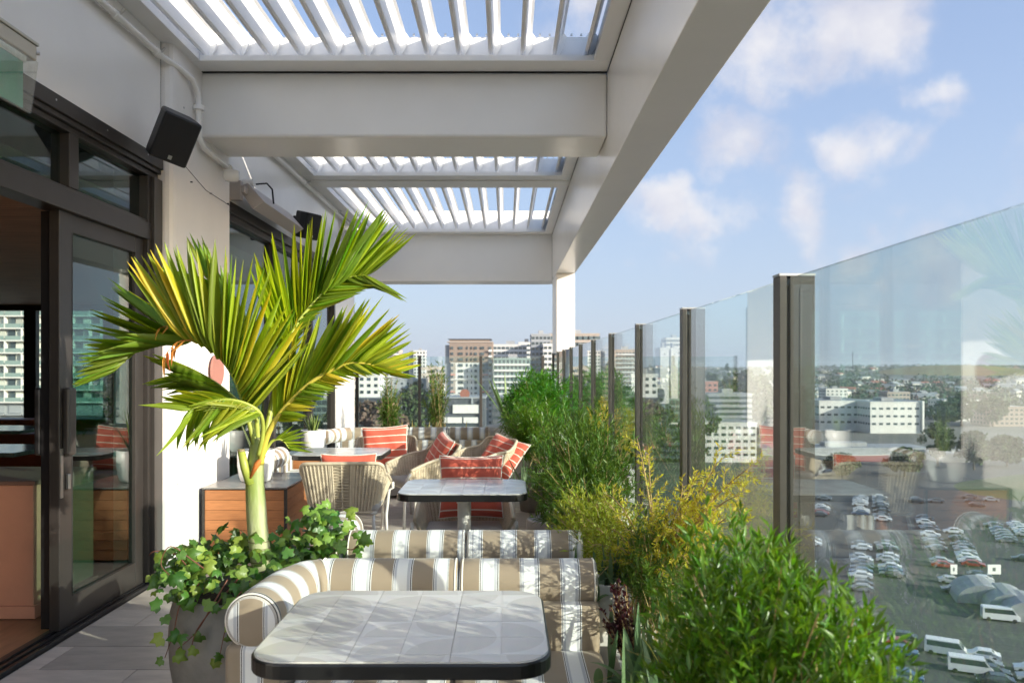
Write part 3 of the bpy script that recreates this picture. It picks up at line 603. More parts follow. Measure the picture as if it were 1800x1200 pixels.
def bolster(parent, pts, r, u0=0.0, name='bolster', ends=(True, True)):
    pts = [Vector(p) for p in pts]
    # resample finely
    fine = []; 
    for i in range(len(pts)-1):
        n = max(2, int((pts[i+1]-pts[i]).length/.02))
        for k in range(n): fine.append(pts[i].lerp(pts[i+1], k/n))
    fine.append(pts[-1])
    L = [0]
    for i in range(1, len(fine)): L.append(L[-1]+(fine[i]-fine[i-1]).length)
    T = L[-1]; path = []; rad = []; us = []
    def end(p, dirv, l0, sgn):
        out = []
        for rr, dd in ((.0, .004), (.5, .003), (.86, 0), (.95, -.004), (.99, -.012), (1.0, -.024)):
            out.append((p+dirv*dd, r*max(rr, .02), l0-sgn*dd))
        return out
    d0 = (fine[0]-fine[1]).normalized(); d1 = (fine[-1]-fine[-2]).normalized()
    st = end(fine[0], d0, 0, -1); en = end(fine[-1], d1, T, -1)
    for p, rr, l in st: path.append(p); rad.append(rr); us.append(u0+0*l)
    for p, l in zip(fine, L):
        if .03 < l < T-.03: path.append(p); rad.append(r*(1+.006*math.sin(l*37))); us.append(u0+l)
    for p, rr, l in reversed(en): path.append(p); rad.append(rr); us.append(u0+T)
    b = MB(); b.tube(path, rad, 36, u=us, caps=True)
    for k in range(36*3):   # the round end panels carry upright stripes
        for kk, o_ in ((k, fine[0]), (len(b.v)-1-k, fine[-1])):
            v = Vector(b.v[kk])-o_; dd_ = d0 if kk == k else d1; b.u[kk] = v.x+.035 if abs(dd_.x) < .5 else v.y+.035
    o = b.build(name, M['stripe'], parent, smooth=True)
    for p, d in ((fine[0]-d0*.010, d0), (fine[-1]-d1*.010, d1)):
        a = d.cross(Vector((0, 0, 1))).normalized(); c = a.cross(d)
        m = MB(); m.tube([p+(a*math.cos(2*math.pi*k/36)+c*math.sin(2*math.pi*k/36))*r*.985 for k in range(36)], .0035, 6, closed=True); m.build('piping', M['piping'], o, smooth=True)
    return o
def soft_box(parent, name, x0, x1, y0, y1, z0, z1, uax=0, uoff=0.0, bevel=.02, m='stripe'):
    # subdivided a little so that the fabric can sag
    b = MB(); nx = max(2, int((x1-x0)/.05)); ny = max(2, int((y1-y0)/.05)); nz = 4
    bm = bmesh.new(); bmesh.ops.create_cube(bm, size=1)
    bmesh.ops.scale(bm, vec=(x1-x0, y1-y0, z1-z0), verts=bm.verts); bmesh.ops.translate(bm, vec=((x0+x1)/2, (y0+y1)/2, (z0+z1)/2), verts=bm.verts)
    bmesh.ops.bevel(bm, geom=list(bm.edges), offset=bevel, segments=4, affect='EDGES', profile=.5)
    me = bpy.data.meshes.new(name); lay = bm.verts.layers.float.new('u')
    for v in bm.verts: v[lay] = v.co[uax]+uoff
    bm.to_mesh(me); bm.free(); me.materials.append(M[m]); me.polygons.foreach_set('use_smooth', [True]*len(me.polygons))
    return link(name, me, parent)
# ---- near bench (faces the camera)
BR = .083; HC = .645
b1 = thing('banquette_bench', 'near striped bench facing the camera, with rolled bolsters around the foreground table', 'bench', (0, 0, 0), 0, 'striped banquette benches')
def bench(t, yb, s, u_phase):
    # yb: y of the bolster axis; s=+1 seat towards the camera (-y), -1 away
    f = -s
    bolster(t, [(-.163, yb, HC), (.316, yb, HC)], BR, u0=-.163-u_phase)
    bolster(t, [(-.655, yb, HC), (-.168, yb, HC)], BR, u0=-.655-u_phase+.02)
    arm = [(-.645, yb+f*.006, HC), (-.70, yb+f*.04, HC), (-.735, yb+f*.12, HC), (-.752, yb+f*.25, HC), (-.76, yb+f*.43, HC)]
    bolster(t, arm, BR, u0=.03, name='arm_bolster')
    # stripes follow x on the upholstery
    y0, y1 = sorted((yb+f*.015, yb+f*.13)); soft_box(t, 'backrest', -.70, -.166, y0, y1, .40, .60, uoff=-u_phase+.02); soft_box(t, 'backrest', -.162, .318, y0, y1, .40, .60, uoff=-u_phase)
    y0, y1 = sorted((yb+f*.10, yb+f*.62)); soft_box(t, 'seat_cushion', -.66, -.166, y0, y1, .30, .45, uoff=-u_phase+.02, bevel=.035); soft_box(t, 'seat_cushion', -.162, .325, y0, y1, .30, .452, uoff=-u_phase, bevel=.035)
    y0, y1 = sorted((yb+f*.0, yb+f*.44)); soft_box(t, 'arm_panel', -.84, -.67, y0, y1, .06, .575, uoff=.02)
    y0, y1 = sorted((yb+f*.02, yb+f*.6)); soft_box(t, 'bench_base', -.665, .31, y0, y1, .08, .30, uoff=-u_phase, bevel=.01)
    y0, y1 = sorted((yb+f*.04, yb+f*.56)); bx('plinth', M['blackedge'], t, -.78, .28, y0, y1, 0, .08)
    y0, y1 = sorted((yb-f*.06, yb+f*.012)); soft_box(t, 'back_panel', -.70, .31, y0, y1, .06, .57, uoff=-u_phase, bevel=.012)
bench(b1, 2.72, 1, -.163-.0)
b2 = thing('banquette_bench', 'second striped bench, back to back with the near one and facing away', 'bench', (0, 0, 0), 0, 'striped banquette benches')
bench(b2, 3.20, -1, -.235)
# ---- far corner sofa
b3 = thing('corner_sofa', 'far striped corner sofa curving along the window and the end of the terrace', 'sofa')
bolster(b3, [(-.66, 8.9, HC), (-.19, 8.9, HC)], .080, u0=-.70); bolster(b3, [(-1.12, 8.9, HC), (-.665, 8.9, HC)], .080, u0=-1.16)
bolster(b3, [(-1.125, 8.9, HC), (-1.60, 8.9, HC), (-1.80, 8.86, HC), (-1.93, 8.74, HC), (-1.99, 8.58, HC), (-2.0, 8.48, HC)], .080, u0=0)
for x0, x1 in ((-.66, -.19), (-1.12, -.665), (-1.9, -1.125)):
    soft_box(b3, 'backrest', x0, x1, 8.76, 8.90, .40, .585, uoff=.05); soft_box(b3, 'seat_cushion', x0, x1, 8.25, 8.78, .30, .45, uoff=.02, bevel=.03)
soft_box(b3, 'seat_cushion', -2.1, -1.55, 8.07, 8.24, .30, .45, uax=1, bevel=.03)
soft_box(b3, 'sofa_base', -2.0, -.19, 8.30, 8.90, .03, .30, m='greycushion', bevel=.01)
# ---- small banquette between the cabinets
b4 = thing('window_banquette', 'short striped banquette between the two cedar cabinets under the window', 'bench')
bolster(b4, [(-2.0, 6.38, HC-.02), (-2.0, 6.80, HC-.02)], .085, u0=.02)
soft_box(b4, 'seat_cushion', -2.1, -1.56, 6.37, 7.33, .28, .45, uax=1, bevel=.05); soft_box(b4, 'bench_base', -2.1, -1.60, 6.38, 7.32, .03, .28, uax=1, bevel=.01)
soft_box(b4, 'backrest', -2.17, -2.03, 6.37, 7.33, .40, .58, uax=1)

# ---- cedar planter cabinets
def cabinet(x0, x1, y0, y1, h, label, nb):
    t = thing('cedar_cabinet', label, 'cabinet', (0, 0, 0), 0, 'cedar cabinets along the window wall')
    bx('carcass', M['dark'], t, x0+.02, x1-.02, y0+.02, y1-.005, .02, h-.03, bevel=0)
    bx('cabinet_top', M['greytop'], t, x0, x1, y0, y1, h-.012, h, bevel=.002)
    hb = (h-.04)/nb; L = x1-x0-.04; D = y1-y0-.03
    fm = MB(); fm.box(-L/2, L/2, -.008, .008, .0012, hb-.0012); fm = fm.mesh('board', M['cedar'])
    sm = MB(); sm.box(-.008, .008, -D/2, D/2, .0012, hb-.0012); sm = sm.mesh('board', M['cedar'])
    for k in range(nb):
        link('board', fm, t, bevel=0, loc=((x0+x1)/2, y0+.011, .02+k*hb)); link('board', sm, t, bevel=0, loc=(x1-.011, (y0+y1)/2+.005, .02+k*hb))
    for x, y in ((x0+.009, y0+.009), (x1-.009, y0+.009)):
        bx('corner_trim', M['bronze'], t, x-.010, x+.010, y-.010, y+.010, .005, h-.013, bevel=0)
    return t
cabinet(-2.195, -1.585, 5.54, 6.34, .545, 'near cedar board cabinet with slate top beside the white column', 7)
cabinet(-2.25, -1.45, 7.36, 8.05, .545, 'far cedar board cabinet with slate top beyond the short banquette', 7)
def pot(x, y, z, r, h, label, name='plant_pot', m='whitepot'):
    t = thing(name, label, 'pot', (x, y, z))
    b = MB(); b.lathe([(0, 0), (r*.72, 0), (r*.84, .012), (r*.93, .05), (r, h*.5), (r, h-.004), (r-.004, h), (r-.014, h-.001), (r-.016, h-.03), (0, h-.03)], 40, cap=False); b.build('pot_body', M[m], t, smooth=True)
    b = MB(); b.lathe([(0, h-.022), (r-.018, h-.026)], 24, cap=False); b.build('soil', M['soil'], t)
    return t
def spiky(x, y, z, n, L, label, spread=.5, w=.022, m='succulent', cat='plant', name='aloe_plant'):
    t = thing(name, label, cat, (x, y, z))
    b = MB(); K = 6
    vs = []; fs = []
    for i in range(K+1):
        s = i/K; ww = w*(1-s**1.6)*.5*(1.0 if s > 0 else .8)+.0006; zc = -.10*s*s
        for a in range(6):
            th = 2*math.pi*a/6; vs.append((ww*math.cos(th), s, zc+ww*.35*math.sin(th)*1.0-.2*ww*abs(math.cos(th))*-1))
    for i in range(K):
        for a in range(6): fs.append((i*6+a, i*6+(a+1) % 6, (i+1)*6+(a+1) % 6, (i+1)*6+a))
    b.add(vs, fs); lm = b.mesh('leaf', M[m], smooth=True)
    for i in range(n):
        az = random.uniform(0, 2*math.pi); tilt = (i/n)**.8*spread+random.uniform(-.08, .08); l = L*random.uniform(.65, 1.1)
        d = Vector((math.cos(az)*math.sin(tilt), math.sin(az)*math.sin(tilt), math.cos(tilt)))
        side = d.cross(Vector((0, 0, 1)))
        if side.length < .05: side = Vector((math.cos(az+1.57), math.sin(az+1.57), 0))
        side.normalize(); up = side.cross(d)
        mtx = Matrix((side*1, d*l, up*l*.8)).transposed().to_4x4(); mtx.translation = Vector((math.cos(az), math.sin(az), 0))*.02*random.random()*4*spread
        o = link('leaf', lm, t); o.matrix_local = mtx
    return t
pot(-1.91, 5.86, .545, .135, .24, 'large white pot on the near cedar cabinet, behind the palm trunk')
spiky(-1.91, 5.86, .76, 16, .34, 'spiky aloe in the large white pot by the column, behind the palm trunk', .55, .03)
pot(-2.0, 7.95, .545, .128, .225, 'smaller white pot on the far cedar cabinet')
spiky(-2.0, 7.95, .745, 34, .22, 'bushy green aloe in the smaller white pot on the far cabinet', .55, .022)

# ---- rattan armchairs
def chair_proto():
    W2, D0, D1 = .285, -.23, .25
    def path(s):  # s in [-1,1] round the back: returns x, y, rim height
        a = abs(s); sg = 1 if s > 0 else -1
        if a > .55:
            q = (a-.55)/.45; return sg*(W2+.01*q), .06-(.06-D0)*q, .60+.05*(1-q)-.04*q*q
        th = a/.55*math.pi/2; e = .27
        x = sg*W2*(math.sin(th)**e); y = .06+(D1-.06)*(math.cos(th)**e) if th < math.pi/2 else .06
        return x, y, .745-.095*(a/.55)**4
    def P(s, v, off=0.0):
        x, y, zt = path(s); zb = .405; k = .80+.20*v
        r = math.hypot(x, y) or 1
        return Vector((x*k*(1+off), (y-.0)*k*(1+off)+.0, zb+(zt-zb)*v+.03*v*(1-v)))
    # densify parameter near the corners
    S = []; n = 400; pts = [P(-1+2*i/n, 1) for i in range(n+1)]; cum = [0]
    for i in range(n): cum.append(cum[-1]+(pts[i+1]-pts[i]).length)
    def sat(d):
        for i in range(n):
            if cum[i+1] >= d: return -1+2*(i+(d-cum[i])/max(cum[i+1]-cum[i], 1e-9))/n
        return 1
    T = cum[-1]
    t = thing('rattan_chair', 'woven rattan armchair', 'chair')
    NS = 58; NW = 30
    b = MB()
    for i in range(NS+1):
        s = sat(T*i/NS); b.tube([P(s, v/6) for v in range(7)], .0078, 6, caps=False)
    for j in range(NW):
        v = (j+.5)/NW; pl = []
        for i in range(NS*2+1):
            s = sat(T*i/(NS*2)); p = P(s, v); nrm = Vector((p.x, p.y, 0)).normalized()
            pl.append(p+nrm*(.0055 if (i//2+j) % 2 else -.0055)*(0 if i % 2 else 1))
        b.tube(pl, .0047, 4, caps=False)
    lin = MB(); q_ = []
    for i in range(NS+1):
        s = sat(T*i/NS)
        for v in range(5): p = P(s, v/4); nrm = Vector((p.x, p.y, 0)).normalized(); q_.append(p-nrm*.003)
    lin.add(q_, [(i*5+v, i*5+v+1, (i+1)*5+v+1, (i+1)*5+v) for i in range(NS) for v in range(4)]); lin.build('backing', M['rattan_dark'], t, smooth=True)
    o = tag(b.build('woven_shell', M['rattan'], t, smooth=True), kind='stuff')
    b = MB(); b.tube([P(sat(T*i/60), 1.015) for i in range(61)], .0135, 10); b.build('rim', M['rattan'], t, smooth=True)
    b = MB(); b.tube([P(sat(T*i/60), 0) for i in range(61)], .011, 8); b.build('lower_rim', M['rattan'], t, smooth=True)
    for sx in (-1, 1):
        b = MB(); b.tube([P(sx, 1), P(sx, .6)+Vector((0, -.012, 0)), P(sx, 0)], .012, 8, caps=True); b.build('arm_edge', M['rattan'], t, smooth=True)
    b = MB(); b.tube([(-.23, -.2, .40), (.23, -.2, .40), (.23, .19, .40), (-.23, .19, .40)], .012, 8, closed=True); b.build('seat_frame', M['chairmetal'], t, smooth=True)
    b = MB(); b.box(-.225, .225, -.2, .19, .385, .40); b.build('seat_base', M['rattan'], t)
    soft_box(t, 'seat_cushion', -.25, .25, -.235, .20, .40, .465, m='greycushion', bevel=.028)
    for sx in (-1, 1):
        b = MB(); b.tube([P(sx, 1)+Vector((sx*.018, 0, -.012)), P(sx, .97)+Vector((sx*.02, -.03, -.05)), P(sx, .5)+Vector((sx*.02, -.045, 0)), (sx*.262, -.262, .30), (sx*.27, -.275, .0)], .0115, 10); b.build('leg', M['chairmetal'], t, smooth=True)
        b = MB(); b.tube([(sx*.21, .17, .40), (sx*.215, .20, .33), (sx*.24, .235, .0)], .0115, 10); b.build('leg', M['chairmetal'], t, smooth=True)
    return t
c0 = chair_proto()
def place(x, y, rz, label, first=False):
    c = c0 if first else dup(c0); c.scale = (1, 1, 1)
    c.location = (x, y, 0); c.rotation_euler = (0, 0, R(rz)); c['label'] = label; c['group'] = 'rattan armchairs'; c['category'] = 'chair'
    if first: c.scale = (1, 1, .87)
    return c
place(-.265, 4.86, 3, 'rattan armchair facing the camera behind the middle table, red cushion on its grey seat', True)
place(-1.15, 5.52, 184, 'rattan armchair seen from behind, tucked under the far table near the palm')
place(-.72, 6.62, -62, 'rattan armchair turned to the left, between the far table and the middle table')
place(-.24, 7.05, -150+90, 'rattan armchair farthest right, a red cushion leaning over its back rim')
place(-1.12, 7.15, 8, 'rattan armchair behind the far table, large red cushion standing on its seat')
def pillow(w, h, th, loc, rot, label):
    t = thing('striped_cushion', label, 'cushion', loc, 0, 'coral cushions with white stripes'); t.rotation_euler = rot
    n = 20; b = MB(); idx = {}
    vs = []; us = []
    def pt(i, j, side):
        u = -1+2*i/n; v = -1+2*j/n
        k = (1-u**4)*(1-v**4); bul = th/2*max(k, 0)**.42
        pin = 1-.07*(1-u*u)*v*v; pin2 = 1-.07*(1-v*v)*u*u
        wr = .004*math.sin(u*9+v*4)*k
        return (u*w/2*pin2, side*bul+wr, v*h/2*pin), v*h/2
    for side in (-1, 1):
        base = len(vs)
        for j in range(n+1):
            for i in range(n+1):
                p, u = pt(i, j, side); vs.append(p); us.append(u+.5)
        f = []
        for j in range(n):
            for i in range(n):
                q = [base+j*(n+1)+i, base+j*(n+1)+i+1, base+(j+1)*(n+1)+i+1, base+(j+1)*(n+1)+i]; f.append(tuple(q if side < 0 else q[::-1]))
        b.f += f; b.mi += [0]*len(f)
    b.v = vs; b.u = us
    b.build('cushion_cover', M['coral'], t, smooth=True)
    ring = [pt(i, 0, 1)[0] for i in range(n)]+[pt(n, j, 1)[0] for j in range(n)]+[pt(n-i, n, 1)[0] for i in range(n)]+[pt(0, n-j, 1)[0] for j in range(n)]
    m = MB(); m.tube([(p[0], 0, p[2]) for p in ring], .0045, 6, closed=True); m.build('piping', M['piping'], t, smooth=True)
pillow(.41, .40, .13, (-.225, 4.93, .645), Euler((R(-14), 0, R(2))), 'coral striped cushion on the rattan chair facing the camera, partly behind the middle table')
pillow(.42, .42, .13, (-1.12, 7.12, .66), Euler((R(-10), R(-3), R(6))), 'large coral striped cushion upright on the chair behind the far table')
pillow(.40, .38, .12, (-.585, 6.70, .65), Euler((R(-26), R(10), R(-72))), 'coral striped cushion seen edge on, in the chair turned to the left')
pillow(.42, .40, .12, (-.04, 7.02, .60), Euler((R(-38), R(12), R(-40))), 'coral striped cushion leaning in the rattan chair farthest right')
pillow(.40, .36, .10, (-1.15, 5.62, .605), Euler((R(10), 0, R(4))), 'coral cushion just showing over the rim of the chair seen from behind')

# ---- interior furniture
pc = thing('peach_counter', 'peach plastered low counter just inside the open door, in striped sunlight', 'counter')
bx('counter_body', M['peach'], pc, -3.6, -2.66, 4.32, 4.95, .06, .745, bevel=.004); bx('counter_top', mat('brown_counter_edge', (.20, .11, .08), .5), pc, -3.62, -2.645, 4.31, 4.96, .746, .77, bevel=.003); bx('counter_plinth', M['peach'], pc, -3.62, -2.64, 4.30, 4.97, 0, .07, bevel=.003)
def intable(x, y, w, d, h, label):
    t = thing('dining_table', label, 'table', (x, y, 0), 0, 'dining tables inside the room')
    bx('table_top', M['greenmarble'], t, -w/2, w/2, -d/2, d/2, h-.035, h, bevel=.006)
    b = MB(); b.tube([(0, 0, .02), (0, 0, h-.036)], .04, 14); b.build('pedestal', M['black'], t); b = MB(); b.lathe([(0, .02), (.25, .015), (.25, 0), (0, 0)], 24, cap=False); b.build('base', M['black'], t)
intable(-4.55, 6.2, 1.6, .7, .76, 'dark green marble table nearest the open door inside the room')
intable(-6.1, 8.6, 1.8, .8, .74, 'dark green marble table deeper inside the room')
bs = thing('booth_sofa', 'reddish brown leather booth along the interior windows', 'sofa')
bx('booth_back', M['brownleather'], bs, -11, -3.2, 11.9, 12.3, .0, .62, bevel=.03); bx('booth_seat', M['brownleather'], bs, -11, -3.2, 11.3, 11.9, 0, .45, bevel=.03)
bs2 = thing('booth_bench', 'orange brown leather bench behind the nearer marble table', 'sofa')
bx('bench_back', M['brownleather'], bs2, -5.6, -2.9, 7.0, 7.15, .0, .62, bevel=.02); bx('bench_seat', M['brownleather'], bs2, -5.6, -2.9, 6.55, 7.0, 0, .43, bevel=.02)
def dchair(x, y, rz):
    t = thing('dining_chair', 'dark dining chair inside the room by the marble tables', 'chair', (x, y, 0), R(rz), 'dark dining chairs inside the room')
    bx('seat', M['black'], t, -.23, .23, -.22, .22, .42, .48, bevel=.015); b = MB(); b.tube([(-.24, -.1, .5), (-.25, .15, .66), (-.15, .25, .72), (.15, .25, .72), (.25, .15, .66), (.24, -.1, .5)], .03, 8); b.build('backrest', M['black'], t, smooth=True)
    for sx in (-1, 1):
        for sy in (-1, 1):
            b = MB(); b.tube([(sx*.2, sy*.19, .42), (sx*.23, sy*.22, 0)], .013, 6); b.build('leg', M['black'], t)
for q in ((-4.2, 5.65, 185), (-5.0, 5.6, 175), (-5.6, 7.9, 190), (-6.6, 7.9, 170)): dchair(*q)
dl = thing('ceiling_downlight', 'small warm round downlight in the timber ceiling inside', 'lamp')
em = bpy.data.materials.new('downlight_glow'); em.use_nodes = True; em.node_tree.nodes['Principled BSDF'].inputs['Emission Color'].default_value = (1, .45, .15, 1); em.node_tree.nodes['Principled BSDF'].inputs['Emission Strength'].default_value = 3
b = MB(); b.lathe([(0, 0), (.04, 0), (.045, -.006), (0, -.006)], 16, (-3.9, 6.6, 2.438), cap=False); b.build('lens', em, dl)

# ================================================================== PLANTERS
pl = thing('white_trough_planter', 'white trough planter beside the near bench, holding the burgundy and grey leaves', 'planter', (0, 0, 0), 0, 'white trough planters along the glass')
def trough(t, x0, x1, y0, y1, h, m='planter'):
    b = MB(); w = .018
    b.box(x0, x0+w, y0, y1, 0, h); b.box(x1-w, x1, y0, y1, 0, h); b.box(x0+w, x1-w, y0, y0+w, 0, h); b.box(x0+w, x1-w, y1-w, y1, 0, h); b.build('trough_walls', M[m], t)
    bx('soil', M['soil'], t, x0+w, x1-w, y0+w, y1-w, h-.10, h-.035, bevel=0)
trough(pl, .365, .68, .8, 2.68, .45)
for (y0, y1, x0, h, lab) in ((2.75, 3.7, .335, .62, 'white trough planter under the golden needle shrub'), (3.85, 5.2, .40, .52, 'white trough planter under the dense mid green shrub'), (6.0, 7.9, .37, .56, 'white trough planter farther along the glass under the ferny shrub'), (8.2, 10.9, .37, .56, 'farthest white trough planter along the glass')):
    t = thing('white_trough_planter', lab, 'planter', (0, 0, 0), 0, 'white trough planters along the glass'); trough(t, x0, .68, y0, y1, h)
gpl = thing('grey_planter', 'rounded grey planter on the deck at the foot of the dense mid green shrub', 'planter', (.30, 5.1, 0))
b = MB(); b.lathe([(0, 0), (.13, 0), (.16, .05), (.17, .30), (.165, .40), (.15, .41), (.145, .36), (0, .36)], 32, cap=False); b.build('planter_body', M['greyplanter'], gpl, smooth=True)
g2 = thing('dark_planter', 'dark round pot on the deck farther along by the white trough', 'planter', (.26, 7.6, 0)); b = MB(); b.lathe([(0, 0), (.12, 0), (.15, .2), (.15, .36), (.13, .36), (.12, .32), (0, .32)], 28, cap=False); b.build('planter_body', M['concrete_pot'], g2, smooth=True)
bw = thing('bowl_planter', 'large white bowl planter near the corner post holding the bright fern', 'planter', (.12, 9.2, 0)); b = MB(); b.lathe([(0, 0), (.2, 0), (.24, .1), (.36, .66), (.36, .72), (.34, .72), (.32, .64), (0, .64)], 36, cap=False); b.build('planter_body', M['planter'], bw, smooth=True); b = MB(); b.lathe([(0, .66), (.325, .65)], 24, cap=False); b.build('soil', M['soil'], bw)
# ================================================================== PALM AND IVY
PX, PY = -1.0, 3.0
pp_ = thing('palm_planter', 'tall tapered dark concrete planter holding the palm, left of the striped benches', 'planter', (PX-.03, PY, 0))
b = MB(); b.lathe([(0, 0), (.185, 0), (.205, .015), (.235, .12), (.262, .28), (.268, .38), (.262, .48), (.245, .545), (.24, .55), (.228, .548), (.222, .50), (0, .50)], 48, cap=False); b.build('planter_body', M['concrete_pot'], pp_, smooth=True)
b = MB(); b.lathe([(0, .515), (.1, .52), (.222, .505)], 32, cap=False); b.build('soil', M['soil'], pp_)
palm = thing('palm_tree', 'potted palm with swollen pale green trunk and yellow green arching fronds', 'palm', (0, 0, 0))
tp = [at(463, 1000, 3.0), at(458, 975, 3.0), at(455, 950, 3.0), at(452, 920, 3.0), at(450, 885, 3.0), at(448, 850, 3.0), at(449, 815, 3.0), at(452, 790, 3.0), at(455, 770, 3.0)]
for i, p in enumerate(tp): p.y = 3.0
b = MB(); b.tube(tp, [.043, .0405, .039, .0385, .038, .0355, .033, .030, .025], 28); b.build('trunk', M['trunk'], palm, smooth=True)
for k, (py, r) in enumerate(((950, .0390), (962, .0398), (972, .0403), (985, .0415))):
    c = at(455+k*1.5, py, 3.0); b = MB(); b.tube([c+Vector((0, 0, -.0018)), c+Vector((0, 0, .0018))], r+.0012, 28); b.build('trunk_ring', M['ring'], palm)
# cut leaf base and split sheath
b = MB(); b.tube([at(440, 850, 2.97), at(430, 820, 2.96), at(424, 792, 2.955)], [.018, .016, .014], 12); b.build('cut_leaf_base', M['rachis'], palm, smooth=True)
b = MB(); b.tube([at(440, 840, 2.955), at(452, 815, 2.95), at(466, 800, 2.955)], [.004, .012, .006], 8); b.build('split_sheath', M['palm_orange'], palm, smooth=True)
b = MB(); b.tube([at(424, 793, 2.953), at(424, 789, 2.953)], .014, 12); b.build('cut_end', M['ring'], palm)
def leaflet_mesh(droop, nm):
    K = 10; b = MB(); vs = []; fs = []
    for i in range(K+1):
        s = i/K; w = (.5*(min(1, .35+s*4))*(1-s**2.6)) if i < K else .01; z = -droop*s*s
        vs += [(-w, s, z+.22*w*0), (0, s, z-.30*w), (w, s, z)]
    for i in range(K):
        a = i*3; fs += [(a, a+1, a+4, a+3), (a+1, a+2, a+5, a+4)]
    b.add(vs, fs); return b
LM = {}
def lm(mk, k):
    if (mk, k) not in LM: LM[(mk, k)] = leaflet_mesh((.02, .09, .2, .45)[k], 'leaflet').mesh('leaflet', M[mk], smooth=True)
    return LM[(mk, k)]
def interp(pts, t):
    n = len(pts)-1; x = t*n; i = min(int(x), n-1); f = x-i
    p0, p1, p2, p3 = pts[max(i-1, 0)], pts[i], pts[i+1], pts[min(i+2, n)]
    return .5*((2*p1)+(p2-p0)*f+(2*p0-5*p1+4*p2-p3)*f*f+(3*p1-p0-3*p2+p3)*f**3)
def frond(label, pix, sides, mats, n, rr=.012, t0=.3, droopk=1, rm='rachis', w=.021):
    """pix: rachis points (px, py, depth); sides: list of (fn(t)->side vector, length fn(t), forward lean)"""
    pts = [at(*p) for p in pix]
    path = [interp(pts, i/36) for i in range(37)]
    b = MB(); b.tube(path, [rr*(1-.82*i/36) for i in range(37)], 8); fr_ = b.build('frond', M[rm], palm, smooth=True)
    if label: fr_['label'] = label
    for si, (side, ln, lean) in enumerate(sides):
        for i in range(n):
            t = t0+(1-t0)*(i+.5*(si % 2))/(n-1); t = min(t, .995)
            p = interp(pts, t); T = (interp(pts, min(t+.02, 1))-interp(pts, max(t-.02, 0))).normalized()
            s = Vector(side(t)).normalized(); L = ln(t)*random.uniform(.92, 1.06)
            s = (s-T*s.dot(T)*.7).normalized(); la = lean(t)
            d = (T*la+s*(1-la*.5)+Vector((random.gauss(0, .035), random.gauss(0, .05), random.gauss(0, .035)))).normalized()
            upv = T.cross(d).cross(d); nrm = d.cross(T).normalized()
            # leaf plane contains d and (mostly) T: edge on to its neighbour, slightly rotated
            x = (T-d*T.dot(d)).normalized(); ro = Matrix.Rotation(random.gauss(.25, .22), 3, d); x = ro @ x; z = x.cross(d)
            k = droopk+random.choice((0, 0, 1)) if droopk < 3 else 3
            if z.z < 0: z = -z; x = -x
            mk = random.choices([m[0] for m in mats(t)], [m[1] for m in mats(t)])[0]
            w_ = w*.90; m3 = Matrix((x*w_*random.uniform(.85, 1.15)*(1.0 if L > .15 else .8), d*L, z*L)).transposed().to_4x4(); m3.translation = p
            o = link('leaflet', lm(mk, min(k, 3)), fr_); o.matrix_local = m3
V = lambda *a: (lambda t: a)
G = lambda t: [('palm_green', 1)]
GL = lambda t: [('palm_green', 3), ('palm_lime', 1)]
LY = lambda t: [('palm_lime', 3), ('palm_green', 1), ('palm_yellow', .3+1.3*t)]
def ramp(a, b_): return lambda t: a+(b_-a)*t
def vl(a, b_): return lambda t: tuple(a[i]+(b_[i]-a[i])*t for i in range(3))
# left arching frond: spray to the upper left, and hanging beyond its tip
frond('dark green frond arching far to the left', [(452, 800, 3.0), (440, 740, 3.0), (425, 680, 3.02), (395, 628, 3.04), (350, 596, 3.05), (313, 589, 3.06), (270, 600, 3.06), (232, 622, 3.05), (205, 648, 3.04)],
      [(vl((-.55, .05, 1.0), (-1.0, 0, -.10)), lambda t: .36-.22*max(0, t-.6)/.4, lambda t: .35+.3*t), (vl((-.35, -.3, .8), (-.8, -.3, -.6)), lambda t: .33-.15*t, lambda t: .5)], G, 30, .013, t0=.52, droopk=0)
# its lower half carries the pale upright fan in the middle
frond('pale lime frond fanning upright in the middle', [(452, 800, 2.99), (438, 745, 2.97), (424, 697, 2.95), (406, 655, 2.93), (380, 622, 2.92), (352, 604, 2.92), (330, 597, 2.92)],
      [(vl((.62, -.1, .95), (-.85, -.1, .55)), lambda t: .44-.20*abs(t-.55), lambda t: .15), ], lambda t: [('palm_lime', 4), ('palm_green', 1.5), ('palm_yellow', .5+2.6*max(0, t-.45)), ('palm_green', .05)], 48, .010, t0=.22, droopk=0, w=.024)
# upright frond reaching to the top right
frond('tall upright frond bending to the right at the top', [(462, 790, 3.05), (480, 700, 3.10), (493, 645, 3.14), (506, 598, 3.17), (533, 554, 3.2), (570, 514, 3.22), (605, 490, 3.24), (642, 484, 3.24)],
      [(vl((-.50, .1, 1.0), (.75, .1, .45)), lambda t: .17+.23*min(1, t*2.2)*(1-.55*max(0, t-.7)/.3), lambda t: .12+.35*t), (vl((.35, -.2, .9), (.95, -.1, -.45)), lambda t: .16+.05*t if t > .6 else .10, lambda t: .6)], GL, 52, .013, t0=.36, droopk=0)
# right frond, yellow
frond('yellow green frond arching to the right', [(458, 815, 2.96), (467, 774, 2.94), (484, 738, 2.92), (515, 701, 2.9), (552, 668, 2.88), (607, 641, 2.87), (650, 640, 2.86), (690, 655, 2.86)],
      [(vl((-.12, .05, 1.0), (.95, .05, .25)), lambda t: (.24+.13*math.sin(math.pi*min(1, t*1.05)))*(1-.55*max(0, t-.6)/.4), lambda t: .25+.35*t), (vl((.3, -.35, -.35), (1, -.2, -.25)), lambda t: .15-.05*t, lambda t: .55)], LY, 44, .013, t0=.28, droopk=0, rm='rachis_y', w=.022)
